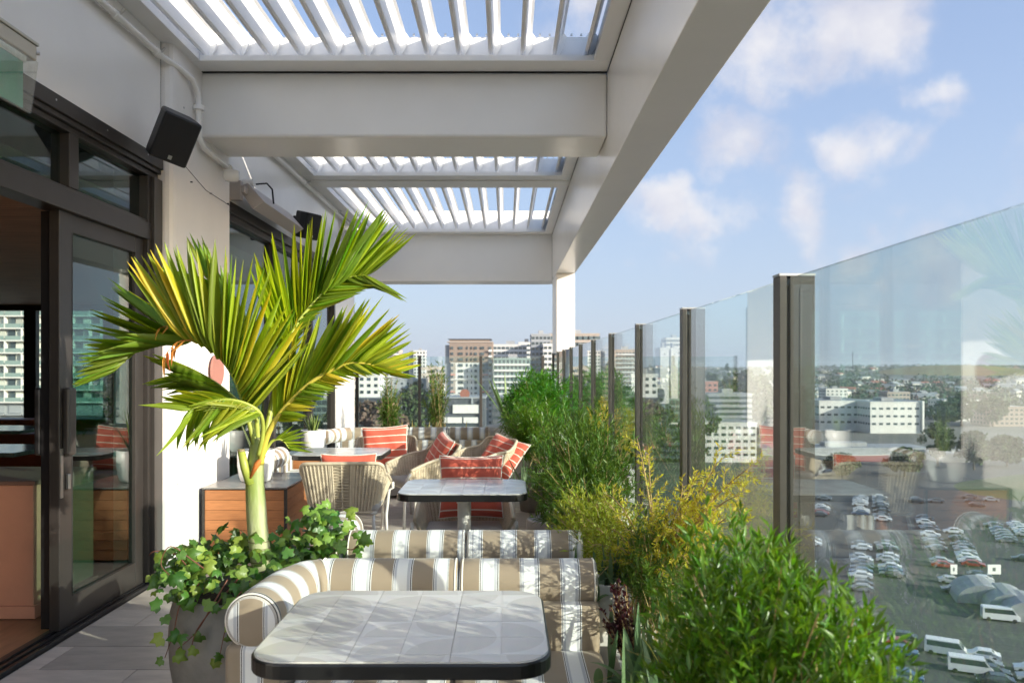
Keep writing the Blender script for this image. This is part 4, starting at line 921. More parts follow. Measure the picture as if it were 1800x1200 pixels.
# drooping lower left frond
frond('lower frond drooping to the left', [(455, 800, 2.95), (462, 760, 2.92), (458, 728, 2.88), (435, 710, 2.85), (400, 702, 2.83), (365, 708, 2.82), (335, 720, 2.82)],
      [(vl((-.45, 0, -1.0), (-.8, 0, -.75)), lambda t: .24-.06*t, lambda t: .35), (vl((-.8, -.2, .25), (-1, 0, .2)), lambda t: .17, lambda t: .6)], lambda t: [('palm_green', 3), ('palm_lime', 2), ('palm_orange', .15)], 20, .010, t0=.34, droopk=3, w=.024)
# small dark frond behind it
frond('small dark frond behind on the left', [(446, 780, 3.12), (430, 720, 3.2), (408, 695, 3.24), (380, 672, 3.26), (352, 655, 3.28)],
      [(vl((-.8, 0, .35), (-.9, 0, .45)), lambda t: .24, lambda t: .6), (vl((-.8, 0, -.3), (-1, 0, -.05)), lambda t: .26, lambda t: .6)], G, 9, .009, t0=.5, droopk=1)
# back frond going up left behind
frond('back frond rising to the upper left', [(455, 800, 3.1), (448, 700, 3.22), (438, 630, 3.3), (420, 570, 3.36), (398, 525, 3.4), (372, 495, 3.42)],
      [(vl((.05, .1, 1), (-.6, .1, .8)), lambda t: .32-.08*t, lambda t: .3), (vl((-.9, .1, .35), (-1, 0, .5)), lambda t: .26, lambda t: .45)], GL, 20, .011, t0=.35, droopk=0)
# low right short spray
frond('short low spray hanging to the right', [(458, 810, 3.04), (474, 780, 3.04), (486, 772, 3.04), (498, 775, 3.04), (508, 788, 3.03)],
      [(vl((.5, 0, .5), (1, 0, .2)), lambda t: .10, lambda t: .6)], GL, 10, .008, t0=.4, droopk=2, w=.016)
frond('curled dry orange frond tip', [(352, 603, 2.90), (330, 580, 2.9), (305, 571, 2.9), (280, 577, 2.9)], [(vl((-.3, 0, -1), (-.6, 0, -1)), lambda t: .05, lambda t: .8)], lambda t: [('palm_orange', 1)], 3, .004, t0=.5, droopk=2, rm='palm_orange', w=.014)
frond(None, [(338, 598, 2.90), (315, 600, 2.9), (300, 612, 2.9), (288, 628, 2.9)], [(vl((-.3, 0, -1), (-.2, 0, -1)), lambda t: .075, lambda t: .7)], lambda t: [('palm_orange', 1)], 5, .004, t0=.2, droopk=2, rm='palm_orange', w=.014)

# ---- ivy
ivy = thing('trailing_ivy', 'glossy trailing ivy spilling over the rim of the concrete palm planter', 'ivy')
def ivy_mesh(mk, cup, sd):
    g = random.Random(sd)
    out = [(0, .02), (.14, -.12), (.36, -.14), (.64, .06), (.50, .28), (.58, .58), (.28, .64), (.0, 1.08), (-.28, .64), (-.58, .58), (-.50, .28), (-.64, .06), (-.36, -.14), (-.14, -.12)]
    out = [(x*g.uniform(.85, 1.15), y*g.uniform(.92, 1.08)) for x, y in out]; n = len(out)
    b = MB(); z = lambda x, y: -cup*(x*x*.8+(y-.3)**2*.7)+.10*abs(x)+.05*math.sin(6*x+3*y)
    vs = [(0, .32, -.02)]+[(x*.5, .32+(y-.32)*.5, z(x*.5, .32+(y-.32)*.5)) for x, y in out]+[(x, y, z(x, y)) for x, y in out]
    b.add(vs, [(0, 1+i, 1+(i+1) % n) for i in range(n)]+[(1+i, 1+n+i, 1+n+(i+1) % n, 1+(i+1) % n) for i in range(n)])
    return b.mesh('ivy_leaf', M[mk], smooth=True)
IM = [ivy_mesh('ivy', .5, 1), ivy_mesh('ivy', .9, 2), ivy_mesh('ivy', .3, 3), ivy_mesh('ivy', 1.2, 4), ivy_mesh('ivy_light', .5, 5), ivy_mesh('ivy_light', 1.0, 6)]
def ivy_leaf(p, s, n=None):
    s *= .86
    n = Vector(n) if n else Vector((random.gauss(.25, .5), random.gauss(-.55, .4), random.uniform(.1, 1.1)))
    n.normalize(); d = Vector((random.gauss(0, 1), random.gauss(-.3, .6), random.gauss(-.5, .6))); d = (d-n*d.dot(n)).normalized(); x = d.cross(n)
    m = Matrix((x*s, d*s, n*s)).transposed().to_4x4(); m.translation = p
    o = link('ivy_leaf', random.choice(IM), ivy); o.matrix_local = m
stems = []
for i in range(400):
    a = random.uniform(0, 2*math.pi); r = .30*math.sqrt(random.random())
    h = .57+.17*(1-(r/.32)**2)*random.random()+random.uniform(0, .07)
    ivy_leaf(Vector((PX-.03+r*math.cos(a)*1.12, PY+r*math.sin(a), h)), random.uniform(.030, .054))
for i in range(105):   # mound on the right
    u = random.gauss(0, .4); p = at(570+u*75, 935+random.uniform(-45, 40), 3.1+random.uniform(-.12, .12)); ivy_leaf(p, random.uniform(.035, .058))
def runner(pix, n, s0=.04):
    pts = [at(*p) for p in pix]; path = [interp(pts, i/30) for i in range(31)]
    b = MB(); b.tube(path, [.0028*(1-.5*i/30) for i in range(31)], 5); b.build('ivy_stem', M['vine'], ivy, smooth=True)
    for i in range(n):
        t = (i+.6)/n; p = interp(pts, t); ivy_leaf(p+Vector((random.gauss(0, .02), -.015, random.gauss(0, .015))), s0*random.uniform(.7, 1.25), (random.gauss(.2, .3), -1, random.gauss(.3, .3)))
runner([(345, 1015, 2.85), (310, 975, 2.8), (275, 968, 2.78), (262, 975, 2.78)], 0)
runner([(380, 1015, 2.78), (340, 985, 2.72), (300, 960, 2.7), (283, 990, 2.7), (300, 1012, 2.69)], 4, .05)
runner([(350, 1025, 2.76), (318, 1060, 2.72), (305, 1110, 2.72), (290, 1155, 2.72)], 6, .045)
runner([(400, 1018, 2.74), (375, 1060, 2.70), (345, 1110, 2.70), (312, 1140, 2.70)], 4, .04)
runner([(420, 1015, 2.74), (350, 1100, 2.69), (335, 1150, 2.69)], 2, .04)
runner([(440, 1020, 2.72), (410, 1060, 2.68), (395, 1110, 2.68), (383, 1170, 2.68)], 8, .042)
runner([(450, 1030, 2.62), (425, 1090, 2.55), (417, 1130, 2.5)], 5, .042)
runner([(600, 960, 3.0), (620, 965, 2.97), (640, 945, 2.96), (648, 950, 2.96)], 3, .045)
for i, (px, py) in enumerate(((292, 968), (330, 975), (305, 1015), (320, 1000), (375, 995), (296, 1042), (285, 1120), (308, 1150))): ivy_leaf(at(px, py, 2.74), .05, (.2, -1, .4))

# ================================================================== SHRUBS
def leaves(P, D, Nn, L, Wd, fold=.25, curl=.12):
    """numpy arrays -> verts, faces of folded lance shaped leaves"""
    P, D, Nn = map(np.asarray, (P, D, Nn)); L = np.asarray(L)[:, None]; Wd = np.asarray(Wd)[:, None]
    D = D/np.linalg.norm(D, axis=1, keepdims=True); X = np.cross(D, Nn); X /= np.linalg.norm(X, axis=1, keepdims=True)+1e-9; Z = np.cross(X, D)
    m1 = P+D*L*.45+X*Wd*.5+Z*Wd*fold; m2 = P+D*L*.45-X*Wd*.5+Z*Wd*fold; tip = P+D*L-Z*L*curl
    c = P+D*L*.45
    n = len(P); V = np.empty((n*5, 3)); V[0::5] = P; V[1::5] = m1; V[2::5] = c; V[3::5] = m2; V[4::5] = tip
    b = np.arange(n)*5; F = np.concatenate([np.stack([b, b+1, b+2], 1), np.stack([b, b+2, b+3], 1), np.stack([b+1, b+4, b+2], 1), np.stack([b+2, b+4, b+3], 1)])
    return V, F
def np_mesh(name, V, F, m):
    me = bpy.data.meshes.new(name); me.vertices.add(len(V)); me.vertices.foreach_set('co', V.astype(np.float32).ravel())
    k = F.shape[1]; me.loops.add(len(F)*k); me.loops.foreach_set('vertex_index', F.astype(np.int32).ravel())
    me.polygons.add(len(F)); me.polygons.foreach_set('loop_start', np.arange(len(F), dtype=np.int32)*k); me.polygons.foreach_set('loop_total', np.full(len(F), k, dtype=np.int32))
    me.materials.append(m); me.update(); me.validate(); return me
def stems_to(base, tips, lift=.3):
    """returns quadratic stem curves from the base points to the tips"""
    mid = (base+tips)/2; mid[:, 2] += lift*np.linalg.norm(tips-base, axis=1)*.35; return base, mid, tips
def shrub(name, label, cat, center, rad, base, n_stems, per, Ls, Ws, m, group=None, upward=.5, shell=.55, twig='twig', splay=1.0, fold=.25, lo=.35, lumps=0):
    t = thing(name, label, cat, (float(base[0]), float(base[1]), float(base[2])), 0, group); B0 = np.array(base, float)
    c = np.array(center, float)-B0; r = np.array(rad, float)
    d = rng.normal(size=(n_stems, 3)); d[:, 2] += upward*.6; d /= np.linalg.norm(d, axis=1, keepdims=True)
    rr = shell+(1-shell)*rng.random((n_stems, 1))**.6
    if lumps:
        ld = rng.normal(size=(lumps, 3)); ld /= np.linalg.norm(ld, axis=1, keepdims=True)
        k = (d @ ld.T).max(1, keepdims=True); rr *= .70+.42*np.clip((k-.35)/.6, 0, 1)
    tips = c+d*r*rr
    bs = np.stack([rng.normal(0, r[0]*.22, n_stems), rng.normal(0, r[1]*.30, n_stems), np.zeros(n_stems)], 1)
    tips[:, 2] = np.maximum(tips[:, 2], .02)
    a, mid, e = stems_to(bs, tips)
    tt = lo+(1-lo)*rng.random((n_stems, per))
    A, Mi, E = a[:, None], mid[:, None], e[:, None]; T = tt[..., None]
    P = (1-T)**2*A+2*T*(1-T)*Mi+T*T*E; Tn = 2*(1-T)*(Mi-A)+2*T*(E-Mi); Tn /= np.linalg.norm(Tn, axis=2, keepdims=True)+1e-9
    rd = rng.normal(size=P.shape); rd /= np.linalg.norm(rd, axis=2, keepdims=True)
    out = (P-(c*np.array([1, 1, .6]))); out /= np.linalg.norm(out, axis=2, keepdims=True)+1e-9
    D = Tn*(.55)+rd*.75*splay+out*.2+np.array([0, 0, upward*.55]); nn = rng.normal(size=P.shape)*.6+np.array([0, 0, 1.0])
    sz = rng.uniform(.65, 1.2, tt.shape)
    V_, F_ = leaves(P.reshape(-1, 3), D.reshape(-1, 3), nn.reshape(-1, 3), (Ls*sz).ravel(), (Ws*sz).ravel(), fold)
    ob = link('foliage', np_mesh('foliage', V_, F_, m if not isinstance(m, str) else M[m]), t); ob['kind'] = 'stuff'
    b = MB()
    for i in range(0, n_stems, max(1, n_stems//60)):
        b.tube([Vector(a[i]), Vector((a[i]*.25+mid[i]*.5+e[i]*.25)), Vector(e[i])], [.0035, .0028, .0012], 4, caps=False)
    tag(b.build('twigs', M[twig], t), kind='stuff')
    return t
shrub('evergreen_shrub', 'big glossy green needle leaved shrub in the right foreground', 'shrub', (.488, 1.42, .76), (.228, .42, .365), (.50, 1.42, .42), 760, 42, .034, .0076, 'bush', upward=.6, splay=1.05, lumps=18)
shrub('evergreen_shrub', 'low bright tuft of narrow leaves at the bottom edge beside the trough', 'shrub', (.27, 1.22, .52), (.10, .12, .14), (.38, 1.25, .42), 60, 26, .042, .0060, 'bush', upward=.7, lumps=5)
shrub('evergreen_shrub', 'dense mid green shrub behind the golden one, in the middle of the planter row', 'shrub', (.43, 4.25, .80), (.31, .60, .42), (.45, 4.3, .46), 560, 36, .045, .0072, 'bush2', upward=.6, lumps=14)
shrub('ferny_shrub', 'bright green ferny shrub nearest the corner post', 'shrub', (.40, 8.6, .98), (.45, .8, .40), (.12, 9.0, .68), 420, 34, .085, .013, 'bush3', upward=.2, lumps=12, group='ferny shrubs at the far corner')
shrub('ferny_shrub', 'darker ferny shrub spilling towards the deck below the bright one', 'shrub', (.22, 7.5, .85), (.26, .55, .30), (.35, 7.4, .50), 240, 30, .075, .010, 'bush', upward=.1, lumps=9, group='ferny shrubs at the far corner')
shrub('small_shrub', 'low leafy plant at the foot of the row between dense and golden shrubs', 'shrub', (.36, 3.35, .66), (.20, .42, .22), (.45, 3.3, .50), 200, 30, .035, .007, 'limebush', upward=.6, lumps=6)
# golden needle shrubs: arching branches with side twigs
def golden(label, base, tips, m, nb=7, seed=3, scale=1.0, twl=.11, density=1.0):
    g = np.random.default_rng(seed); t = thing('golden_shrub', label, 'shrub', base, 0, 'golden needle shrubs'); B0 = np.array(base, float)
    P, D, NN, L, Wd = [], [], [], [], []
    for tip in tips:
        tip = np.array(tip, float)-B0; mid = tip*.5+np.array([0, 0, .32*np.linalg.norm(tip)*(.6 if tip[2] > .3 else 1.1)])+g.normal(0, .03, 3); b = MB()
        pts = [((1-s)**2)*np.zeros(3)+2*s*(1-s)*mid+s*s*tip for s in np.linspace(0, 1, 14)]
        b.tube([Vector(p) for p in pts], [.0060*scale*(1-.75*i/13) for i in range(14)], 6)
        for s in np.arange(.22, .99, .035/max(.3, np.linalg.norm(tip))/density):
            p = ((1-s)**2)*np.zeros(3)+2*s*(1-s)*mid+s*s*tip; tn = 2*(1-s)*mid+2*s*(tip-mid); tn /= np.linalg.norm(tn)
            d = g.normal(size=3); d -= tn*d.dot(tn); d /= np.linalg.norm(d); d = d*.8+tn*.55+np.array([0, 0, .18]); d /= np.linalg.norm(d)
            l = twl*g.uniform(.45, 1.15)*(1.1-.5*s); q = p+d*l; b.tube([Vector(p), Vector((p+q)/2+np.array([0, 0, .006])), Vector(q)], [.0016, .0012, .0007], 3, caps=False)
            for k in np.arange(.08, 1.02, .0055/l):
                pp = p+d*l*k; e = g.normal(size=3); e -= d*e.dot(d); e /= np.linalg.norm(e)
                P.append(pp); D.append(e*.75+d*.7); NN.append(g.normal(size=3)); ll = .0125*scale*g.uniform(.7, 1.25); L.append(ll); Wd.append(ll*.27)
    b.build('branches', M['twig'], t, smooth=True) if len(b.v) < 0 else None
    V_, F_ = leaves(P, D, NN, L, Wd, .1, .0); o = link('foliage', np_mesh('foliage', V_, F_, M[m]), t); o['kind'] = 'stuff'
    return t, b
def golden_full(label, base, tips, m, **k):
    t = None; allb = MB(); orig = MB.build
    g = np.random.default_rng(k.get('seed', 3)); scale = k.get('scale', 1.0); twl = k.get('twl', .11); density = k.get('density', 1.0); npp = k.get('needle', .019)
    t = thing('golden_shrub', label, 'shrub', base, 0, 'golden needle shrubs'); B0 = np.array(base, float)
    P, D, NN, L, Wd = [], [], [], [], []
    for tip in tips:
        tip = np.array(tip, float)-B0; ln_ = np.linalg.norm(tip); mid = tip*.5+np.array([0, 0, .30*ln_*(.5 if tip[2] > .35 else 1.1)])+g.normal(0, .025, 3); b = MB()
        C = lambda s: 2*s*(1-s)*mid+s*s*tip
        b.tube([Vector(C(s)) for s in np.linspace(0, 1, 14)], [.0055*scale*(1-.75*i/13) for i in range(14)], 6); b.build('branch', M['twig'], t, smooth=True)
        for s in np.arange(.25, .99, .022/max(.3, ln_)/density):
            p = C(s); tn = 2*(1-2*s)*mid+2*s*tip; tn /= np.linalg.norm(tn)
            d = g.normal(size=3); d -= tn*d.dot(tn); d /= np.linalg.norm(d); d = d*.8+tn*.55+np.array([0, 0, .15]); d /= np.linalg.norm(d)
            l = twl*g.uniform(.4, 1.2)*(1.15-.55*s); q = p+d*l; allb.tube([Vector(p), Vector((p+q)/2+np.array([0, 0, .006])), Vector(q)], [.0011, .0009, .0005], 3, caps=False)
            for k_ in np.arange(.05, 1.02, .0036*scale/l):
                pp = p+d*l*k_; e = g.normal(size=3); e -= d*e.dot(d); e /= np.linalg.norm(e)
                P.append(pp); D.append(e*.75+d*.7); NN.append(g.normal(size=3)); ll = npp*scale*g.uniform(.7, 1.25); L.append(ll); Wd.append(ll*.27)
    tag(allb.build('side_twigs', M['twig'], t), kind='stuff')
    V_, F_ = leaves(P, D, NN, L, Wd, .1, .0); o = link('foliage', np_mesh('foliage', V_, F_, M[m]), t); o['kind'] = 'stuff'
A3 = lambda px, py, Y: tuple(at(px, py, Y))
golden_full('golden yellow needle shrub with arching tan branches above the near bench end', (.56, 2.80, .58),
            [A3(1140, 795, 2.75), A3(1262, 812, 2.35), A3(1318, 822, 2.3), A3(1065, 868, 3.0), A3(1200, 850, 2.6), A3(1235, 905, 2.45), A3(1175, 905, 2.55), A3(1100, 930, 2.8), A3(1270, 960, 2.3), A3(1130, 985, 2.6), A3(1210, 990, 2.4), A3(1150, 880, 2.9),
             A3(1250, 880, 2.4), A3(1285, 850, 2.35), A3(1215, 930, 2.5), A3(1255, 925, 2.35), A3(1200, 880, 2.6), A3(1160, 940, 2.55), A3(1300, 870, 2.2), A3(1225, 830, 2.6),
             A3(1170, 1010, 2.45), A3(1230, 860, 2.5), A3(1120, 770, 2.95), A3(1290, 900, 2.25), A3(1190, 940, 2.4), A3(1085, 960, 2.75)], 'yellowbush', seed=5, twl=.105, density=.72)
golden_full('lime green feathery shrub leaning over the end of the near bench', (.52, 3.0, .58),
            [A3(1020, 905, 3.2), A3(1060, 880, 3.1), A3(1100, 900, 3.0), A3(1040, 960, 3.0), A3(1080, 990, 2.8), A3(1120, 1000, 2.7), A3(1075, 930, 3.0), A3(1130, 940, 2.9), A3(1100, 960, 2.8), A3(1140, 1030, 2.6), A3(1055, 1010, 2.75)], 'limebush', seed=9, twl=.11, density=1.3)
golden_full('yellow needle shrub farther back against the third fence post', (.55, 5.6, .52),
            [A3(1068, 700, 5.7), A3(1058, 720, 5.9), A3(1090, 715, 5.5), A3(1110, 740, 5.3), A3(1045, 740, 6.0), A3(1080, 750, 5.6), A3(1100, 770, 5.4), A3(1120, 730, 5.2), A3(1070, 770, 5.7)], 'yellowbush', seed=15, scale=1.7, twl=.16, density=1.3)
# small blades, grey-green and burgundy plants near the bench end
def blades(name, label, cat, base, n, L, w, m, spread=.5, curl=.5, seed=1, loc_sd=.03):
    g = np.random.default_rng(seed); t = thing(name, label, cat, base); V_, F_ = [], []
    K = 6
    for i in range(n):
        az = g.uniform(0, 2*np.pi); tl = abs(g.normal(0, spread)); l = L*g.uniform(.55, 1.1); d = np.array([np.cos(az)*np.sin(tl), np.sin(az)*np.sin(tl), np.cos(tl)]); x = np.cross(d, [0, 0, 1.0]); x /= np.linalg.norm(x)+1e-9
        p0 = np.array([g.normal(0, loc_sd), g.normal(0, loc_sd), 0]); b0 = len(V_)
        for k in range(K+1):
            s = k/K; ww = w*(.35+.65*min(1, s*3))*(1-s**3)*.5+.0003; c = p0+d*l*s+np.array([0, 0, -curl*l*s*s*np.sin(tl)])
            V_ += [c-x*ww, c+np.array([0, 0, -ww*.3]), c+x*ww]
            if k < K:
                a = b0+k*3; F_ += [(a, a+1, a+4, a+3), (a+1, a+2, a+5, a+4)]
    o = link('foliage', np_mesh('foliage', np.array(V_), np.array(F_), M[m]), t); o['kind'] = 'stuff'; return t
blades('grey_leaf_plant', 'grey green strap leaved plant beside the near bench seat', 'plant', (.37, 1.95, .42), 130, .22, .030, 'greyleaf', .75, .8, 3, .06)
blades('grey_leaf_plant', 'taller grey green leaved plant between the bench seat and the big shrub', 'plant', (.46, 2.25, .43), 140, .26, .030, 'greyleaf', .7, .8, 13, .07)
blades('grey_leaf_plant', 'lowest grey green leaved plant at the bottom edge by the bench seat', 'plant', (.40, 1.62, .42), 110, .20, .028, 'greyleaf', .8, .8, 14, .06)
blades('grey_leaf_plant', 'grey green strap leaved plant under the end of the bench bolster', 'plant', (.43, 2.85, .58), 90, .20, .020, 'greyleaf', .7, .6, 4, .06)
blades('grass_tuft', 'straw coloured wispy grass leaning between the bench and the golden shrub', 'grass', (.52, 2.25, .45), 170, .36, .0035, 'straw', .38, .5, 5, .03)
blades('grass_tuft', 'fine green grass tuft behind the bench end', 'grass', (.42, 3.1, .52), 120, .26, .0035, 'limebush', .5, .7, 6, .05)
shrub('burgundy_plant', 'dark burgundy leaved plant against the white trough by the bench seat', 'plant', (.35, 2.42, .62), (.05, .08, .12), (.40, 2.4, .45), 26, 22, .020, .014, 'burgundy', upward=.9, shell=.3)
shrub('small_shrub', 'mid green leafy filler plant below the golden sprigs', 'shrub', (.52, 2.72, .70), (.15, .40, .20), (.5, 2.7, .50), 260, 32, .028, .0055, 'bush2', upward=.5, lumps=8)
shrub('burgundy_plant', 'low dark burgundy foliage at the bottom beside the white trough', 'plant', (.37, 1.55, .43), (.10, .2, .09), (.42, 1.55, .40), 60, 26, .020, .014, 'burgundy', upward=.3, shell=.3)
spiky(.40, 6.3, .62, 12, .34, 'dark strappy agave in the planter row before the ferny shrubs', .9, .035, 'bush3', name='agave_plant')
spiky(.14, 6.1, .45, 9, .30, 'pale strap leaved plant at the end of the white trough', 1.1, .03, 'greyleaf', name='strap_plant')
spiky(-.02, 10.6, .75, 8, .75, 'long yellow edged leaves pointing left beside the bright fern', .9, .06, 'succulent', name='cordyline_plant')
# column cacti behind the fern
for i, (px, py0, py1, Y, w) in enumerate(((944, 665, 700, 10.9, .11), (1014, 665, 700, 10.4, .09))):
    t = thing('column_cactus', ('upright ribbed cactus left of the corner post foot', 'upright ribbed cactus right of the corner post foot')[i], 'cactus', tuple(at(px, 760, Y)))
    c = at(px, 760, Y); h = (at(px, py0, Y)-c).z; b = MB(); prof = [(w*.3, 0), (w*.45, h*.1), (w*.5, h*.6), (w*.42, h*.88), (w*.2, h*.98), (.004, h)]
    n = 32; vs = []; fs = []
    for r, z in prof:
        for j in range(n): a = 2*math.pi*j/n; q = r*(1+.14*math.cos(8*a)); vs.append((q*math.cos(a), q*math.sin(a), z))
    for k in range(len(prof)-1):
        for j in range(n): fs.append((k*n+j, k*n+(j+1) % n, (k+1)*n+(j+1) % n, (k+1)*n+j))
    b.add(vs, fs); b.build('cactus_stem', M['cactus'], t, smooth=True)
# bamboo like plants behind the sofa
for i, (px, py, Y, s) in enumerate(((683, 700, 10.2, 1.0), (770, 700, 10.6, 1.15))):
    c = at(px, 640, Y)
    bb = (c.x, Y, .45)
    shrub('bamboo_plant', ('narrow leafy bamboo behind the far sofa, left of the first screen post', 'taller leafy bamboo behind the far sofa, right of the first screen post')[i], 'plant', (c.x, Y, .98*s), (.17*s, .22, .45*s), bb, 70, 24, .085, .013, 'bush2', upward=-.1, shell=.15, lumps=6)
tp_ = thing('dark_trough', 'long dark trough behind the far sofa holding the bamboo', 'planter'); bx('trough_walls', M['greyplanter'], tp_, -2.0, -.3, 10.0, 10.9, 0, .45, bevel=.01)
blades('grass_tuft', 'short dry flax leaves behind the far sofa', 'plant', (-1.15, 10.2, .44), 40, .32, .025, 'straw', .6, .4, 8, .25)
# ================================================================== THE CITY BELOW
GZ = -40.6
M['ground'] = mat('town_ground', (.10, .105, .085), .9, col2=(.17, .165, .15), vscale=.02)
M['asphalt'] = mat('asphalt', (.052, .055, .058), .85, col2=(.075, .077, .078), vscale=.12)
M['grass'] = mat('grass_bank', (.07, .12, .03), .9, col2=(.12, .13, .045), vscale=.15, bump=.3, bscale=3)
M['line'] = mat('road_paint', (.7, .7, .68), .7); M['wornline'] = mat('worn_paint', (.16, .165, .165), .8)
M['b_white'] = mat('far_white_wall', (.66, .65, .62), .7, var=.05, vscale=.3)
M['b_grey'] = mat('far_grey_wall', (.30, .32, .34), .7, var=.06, vscale=.3)
M['b_beige'] = mat('far_beige_wall', (.50, .42, .35), .7, var=.06, vscale=.3)
M['b_brown'] = mat('far_brown_wall', (.24, .19, .155), .7, var=.06, vscale=.3)
M['b_taupe'] = mat('far_taupe_wall', (.36, .31, .27), .7, var=.05, vscale=.3)
M['b_dark'] = mat('far_dark_cladding', (.07, .08, .095), .5, var=.1, vscale=.4)
M['b_green'] = mat('far_green_glass', (.25, .33, .31), .2, var=.1, vscale=.4)
M['b_glass'] = mat('far_window_glass', (.06, .085, .095), .12, objvar=.4, spec=.8)
M['b_pink'] = mat('far_salmon_panel', (.52, .24, .19), .7)
M['b_roof'] = mat('far_roof_grey', (.30, .31, .32), .6, var=.15, vscale=.4)
M['brick'] = mat('far_red_brick', (.27, .10, .07), .8, var=.1)
M['roofred'] = mat('red_roof', (.32, .11, .07), .8, objvar=.3)
M['roofgrey'] = mat('grey_roof', (.22, .23, .24), .7, objvar=.4)
M['house'] = mat('house_wall', (.66, .63, .57), .8, objvar=.2)
M['treefol'] = mat('far_tree_foliage', (.045, .075, .025), .9, island=.5)
M['treebrown'] = mat('far_bare_tree', (.12, .085, .06), .9, island=.4)
M['trunkf'] = mat('far_tree_trunk', (.12, .09, .06), .9)
M['tan'] = mat('dry_hill_grass', (.26, .20, .08), .9, col2=(.15, .14, .05), vscale=.01)
# one terrain sheet from under the tower to beyond the horizon
def hz(x, y):
    d = max(0.0, (y-620)/2300.0); e = math.sin(x*.0021+1)*math.cos(y*.0013)*6+math.sin(x*.006+y*.004)*3
    z = GZ+min(1, d)**1.15*(46+e)
    if y > 3000: z -= (y-3000)*.012
    z += 22*math.exp(-(((x-1000)/260)**2+((y-1750)/260)**2))
    return z
xs_ = list(np.linspace(-6000, 7000, 131)); ys_ = [-600, -100, 100, 300, 500]+list(np.linspace(620, 3400, 75))+[4200, 5200, 7000]
Vt = np.array([(x, y, hz(x, y) if y >= 620 else GZ) for y in ys_ for x in xs_]); nx_ = len(xs_)
Ft = np.array([(j*nx_+i, j*nx_+i+1, (j+1)*nx_+i+1, (j+1)*nx_+i) for j in range(len(ys_)-1) for i in range(nx_-1)])
tag(link('ground', np_mesh('ground', Vt, Ft, M['ground'])), kind='structure')
b = MB(); b.add([(10, 70, GZ+.06), (260, 70, GZ+.06), (330, 330, GZ+.06), (40, 330, GZ+.06)], [(0, 1, 2, 3)]); tag(b.build('car_park', M['asphalt']), kind='structure')
b = MB(); b.add([(-400, 330.5, GZ+.05), (700, 330.5, GZ+.05), (700, 350, GZ+.05), (-400, 350, GZ+.05)], [(0, 1, 2, 3)]); tag(b.build('road', M['asphalt']), kind='structure')
b = MB()
Vb = []; nn_ = 24
for j in range(nn_+1):
    for i in range(nn_+1):
        u, v = -1+2*i/nn_, -1+2*j/nn_; r_ = min(1, math.hypot(u, v)); Vb.append((215+u*62, 262+v*40, GZ-.5+7.5*(1-r_*r_)**1.2))
b.add(Vb, [(j*(nn_+1)+i, j*(nn_+1)+i+1, (j+1)*(nn_+1)+i+1, (j+1)*(nn_+1)+i) for j in range(nn_) for i in range(nn_)]); tag(b.build('grass_bank', M['grass'], smooth=True), kind='structure')

def far_building(label, px0, px1, ytop, Y, depth, wm, pitch=10, fl=3.0, cols=None, rows=None, ybase=None, wsize=(2.0, 1.5), rooff='b_roof', singles=False, side=True, name='apartment_building', bal=None, cat='building', rz=0):
    x0, x1 = (px0-890)/FPX*Y, (px1-890)/FPX*Y; zt = EYE+(648-ytop)/FPX*Y; cx = (x0+x1)/2; w = x1-x0; zb = GZ if ybase is None else EYE+(648-ybase)/FPX*Y
    t = thing(name, label, cat, (cx, Y, zb), R(rz)); H = zt-zb
    b = MB(); b.box(-w/2, w/2, 0, depth, 0, H); b.build('wall', M[wm], t)
    b = MB(); b.box(-w/2-.25, w/2+.25, -.25, depth+.25, H+.01, H+.7); b.build('parapet', M[wm], t); b = MB(); b.box(-w/2+.5, w/2-.5, .5, depth-.5, H+.71, H+.9); b.box(-w*.1, w*.15, depth*.3, depth*.6, H+.9, H+3); b.build('roof', M[rooff], t)
    nr = rows or int(H/fl)-0; cols = cols or max(2, int(w/3.4)); ww, wh = wsize
    fm = MB(); fm.box(-ww/2, ww/2, -.12, .02, 0, wh); fm_ = fm.mesh('window', M['b_glass'])
    mb = MB(); cb = MB()
    for r_ in range(nr):
        z = H-(r_+1)*fl+.7
        if z < .5: break
        for c in range(cols):
            x = -w/2+(c+.5)*w/cols
            if singles: link('window', fm_, t, loc=(x, 0, z))
            else: mb.box(x-ww/2, x+ww/2, -.12, .02, z, z+wh)
        if bal: cb.box(-w/2*bal, w/2*bal, -1.2, -.001, z-.75, z-.5); cb.box(-w/2*bal, w/2*bal, -1.2, -1.12, z-.5, z+.35)
        if side:
            nd = max(1, int(depth/3.6))
            for c in range(nd):
                y = (c+.5)*depth/nd; sx = w/2 if cx < 0 else -w/2
                mb.box(sx-.02 if sx > 0 else sx-.12, sx+.12 if sx > 0 else sx+.02, y-ww/2*.8, y+ww/2*.8, z, z+wh)
    if mb.v: tag(mb.build('windows', M['b_glass'], t), kind='stuff')
    if cb.v: tag(cb.build('balconies', M['b_white'] if wm != 'b_white' else M['b_grey'], t), kind='stuff')
    return t, w, H
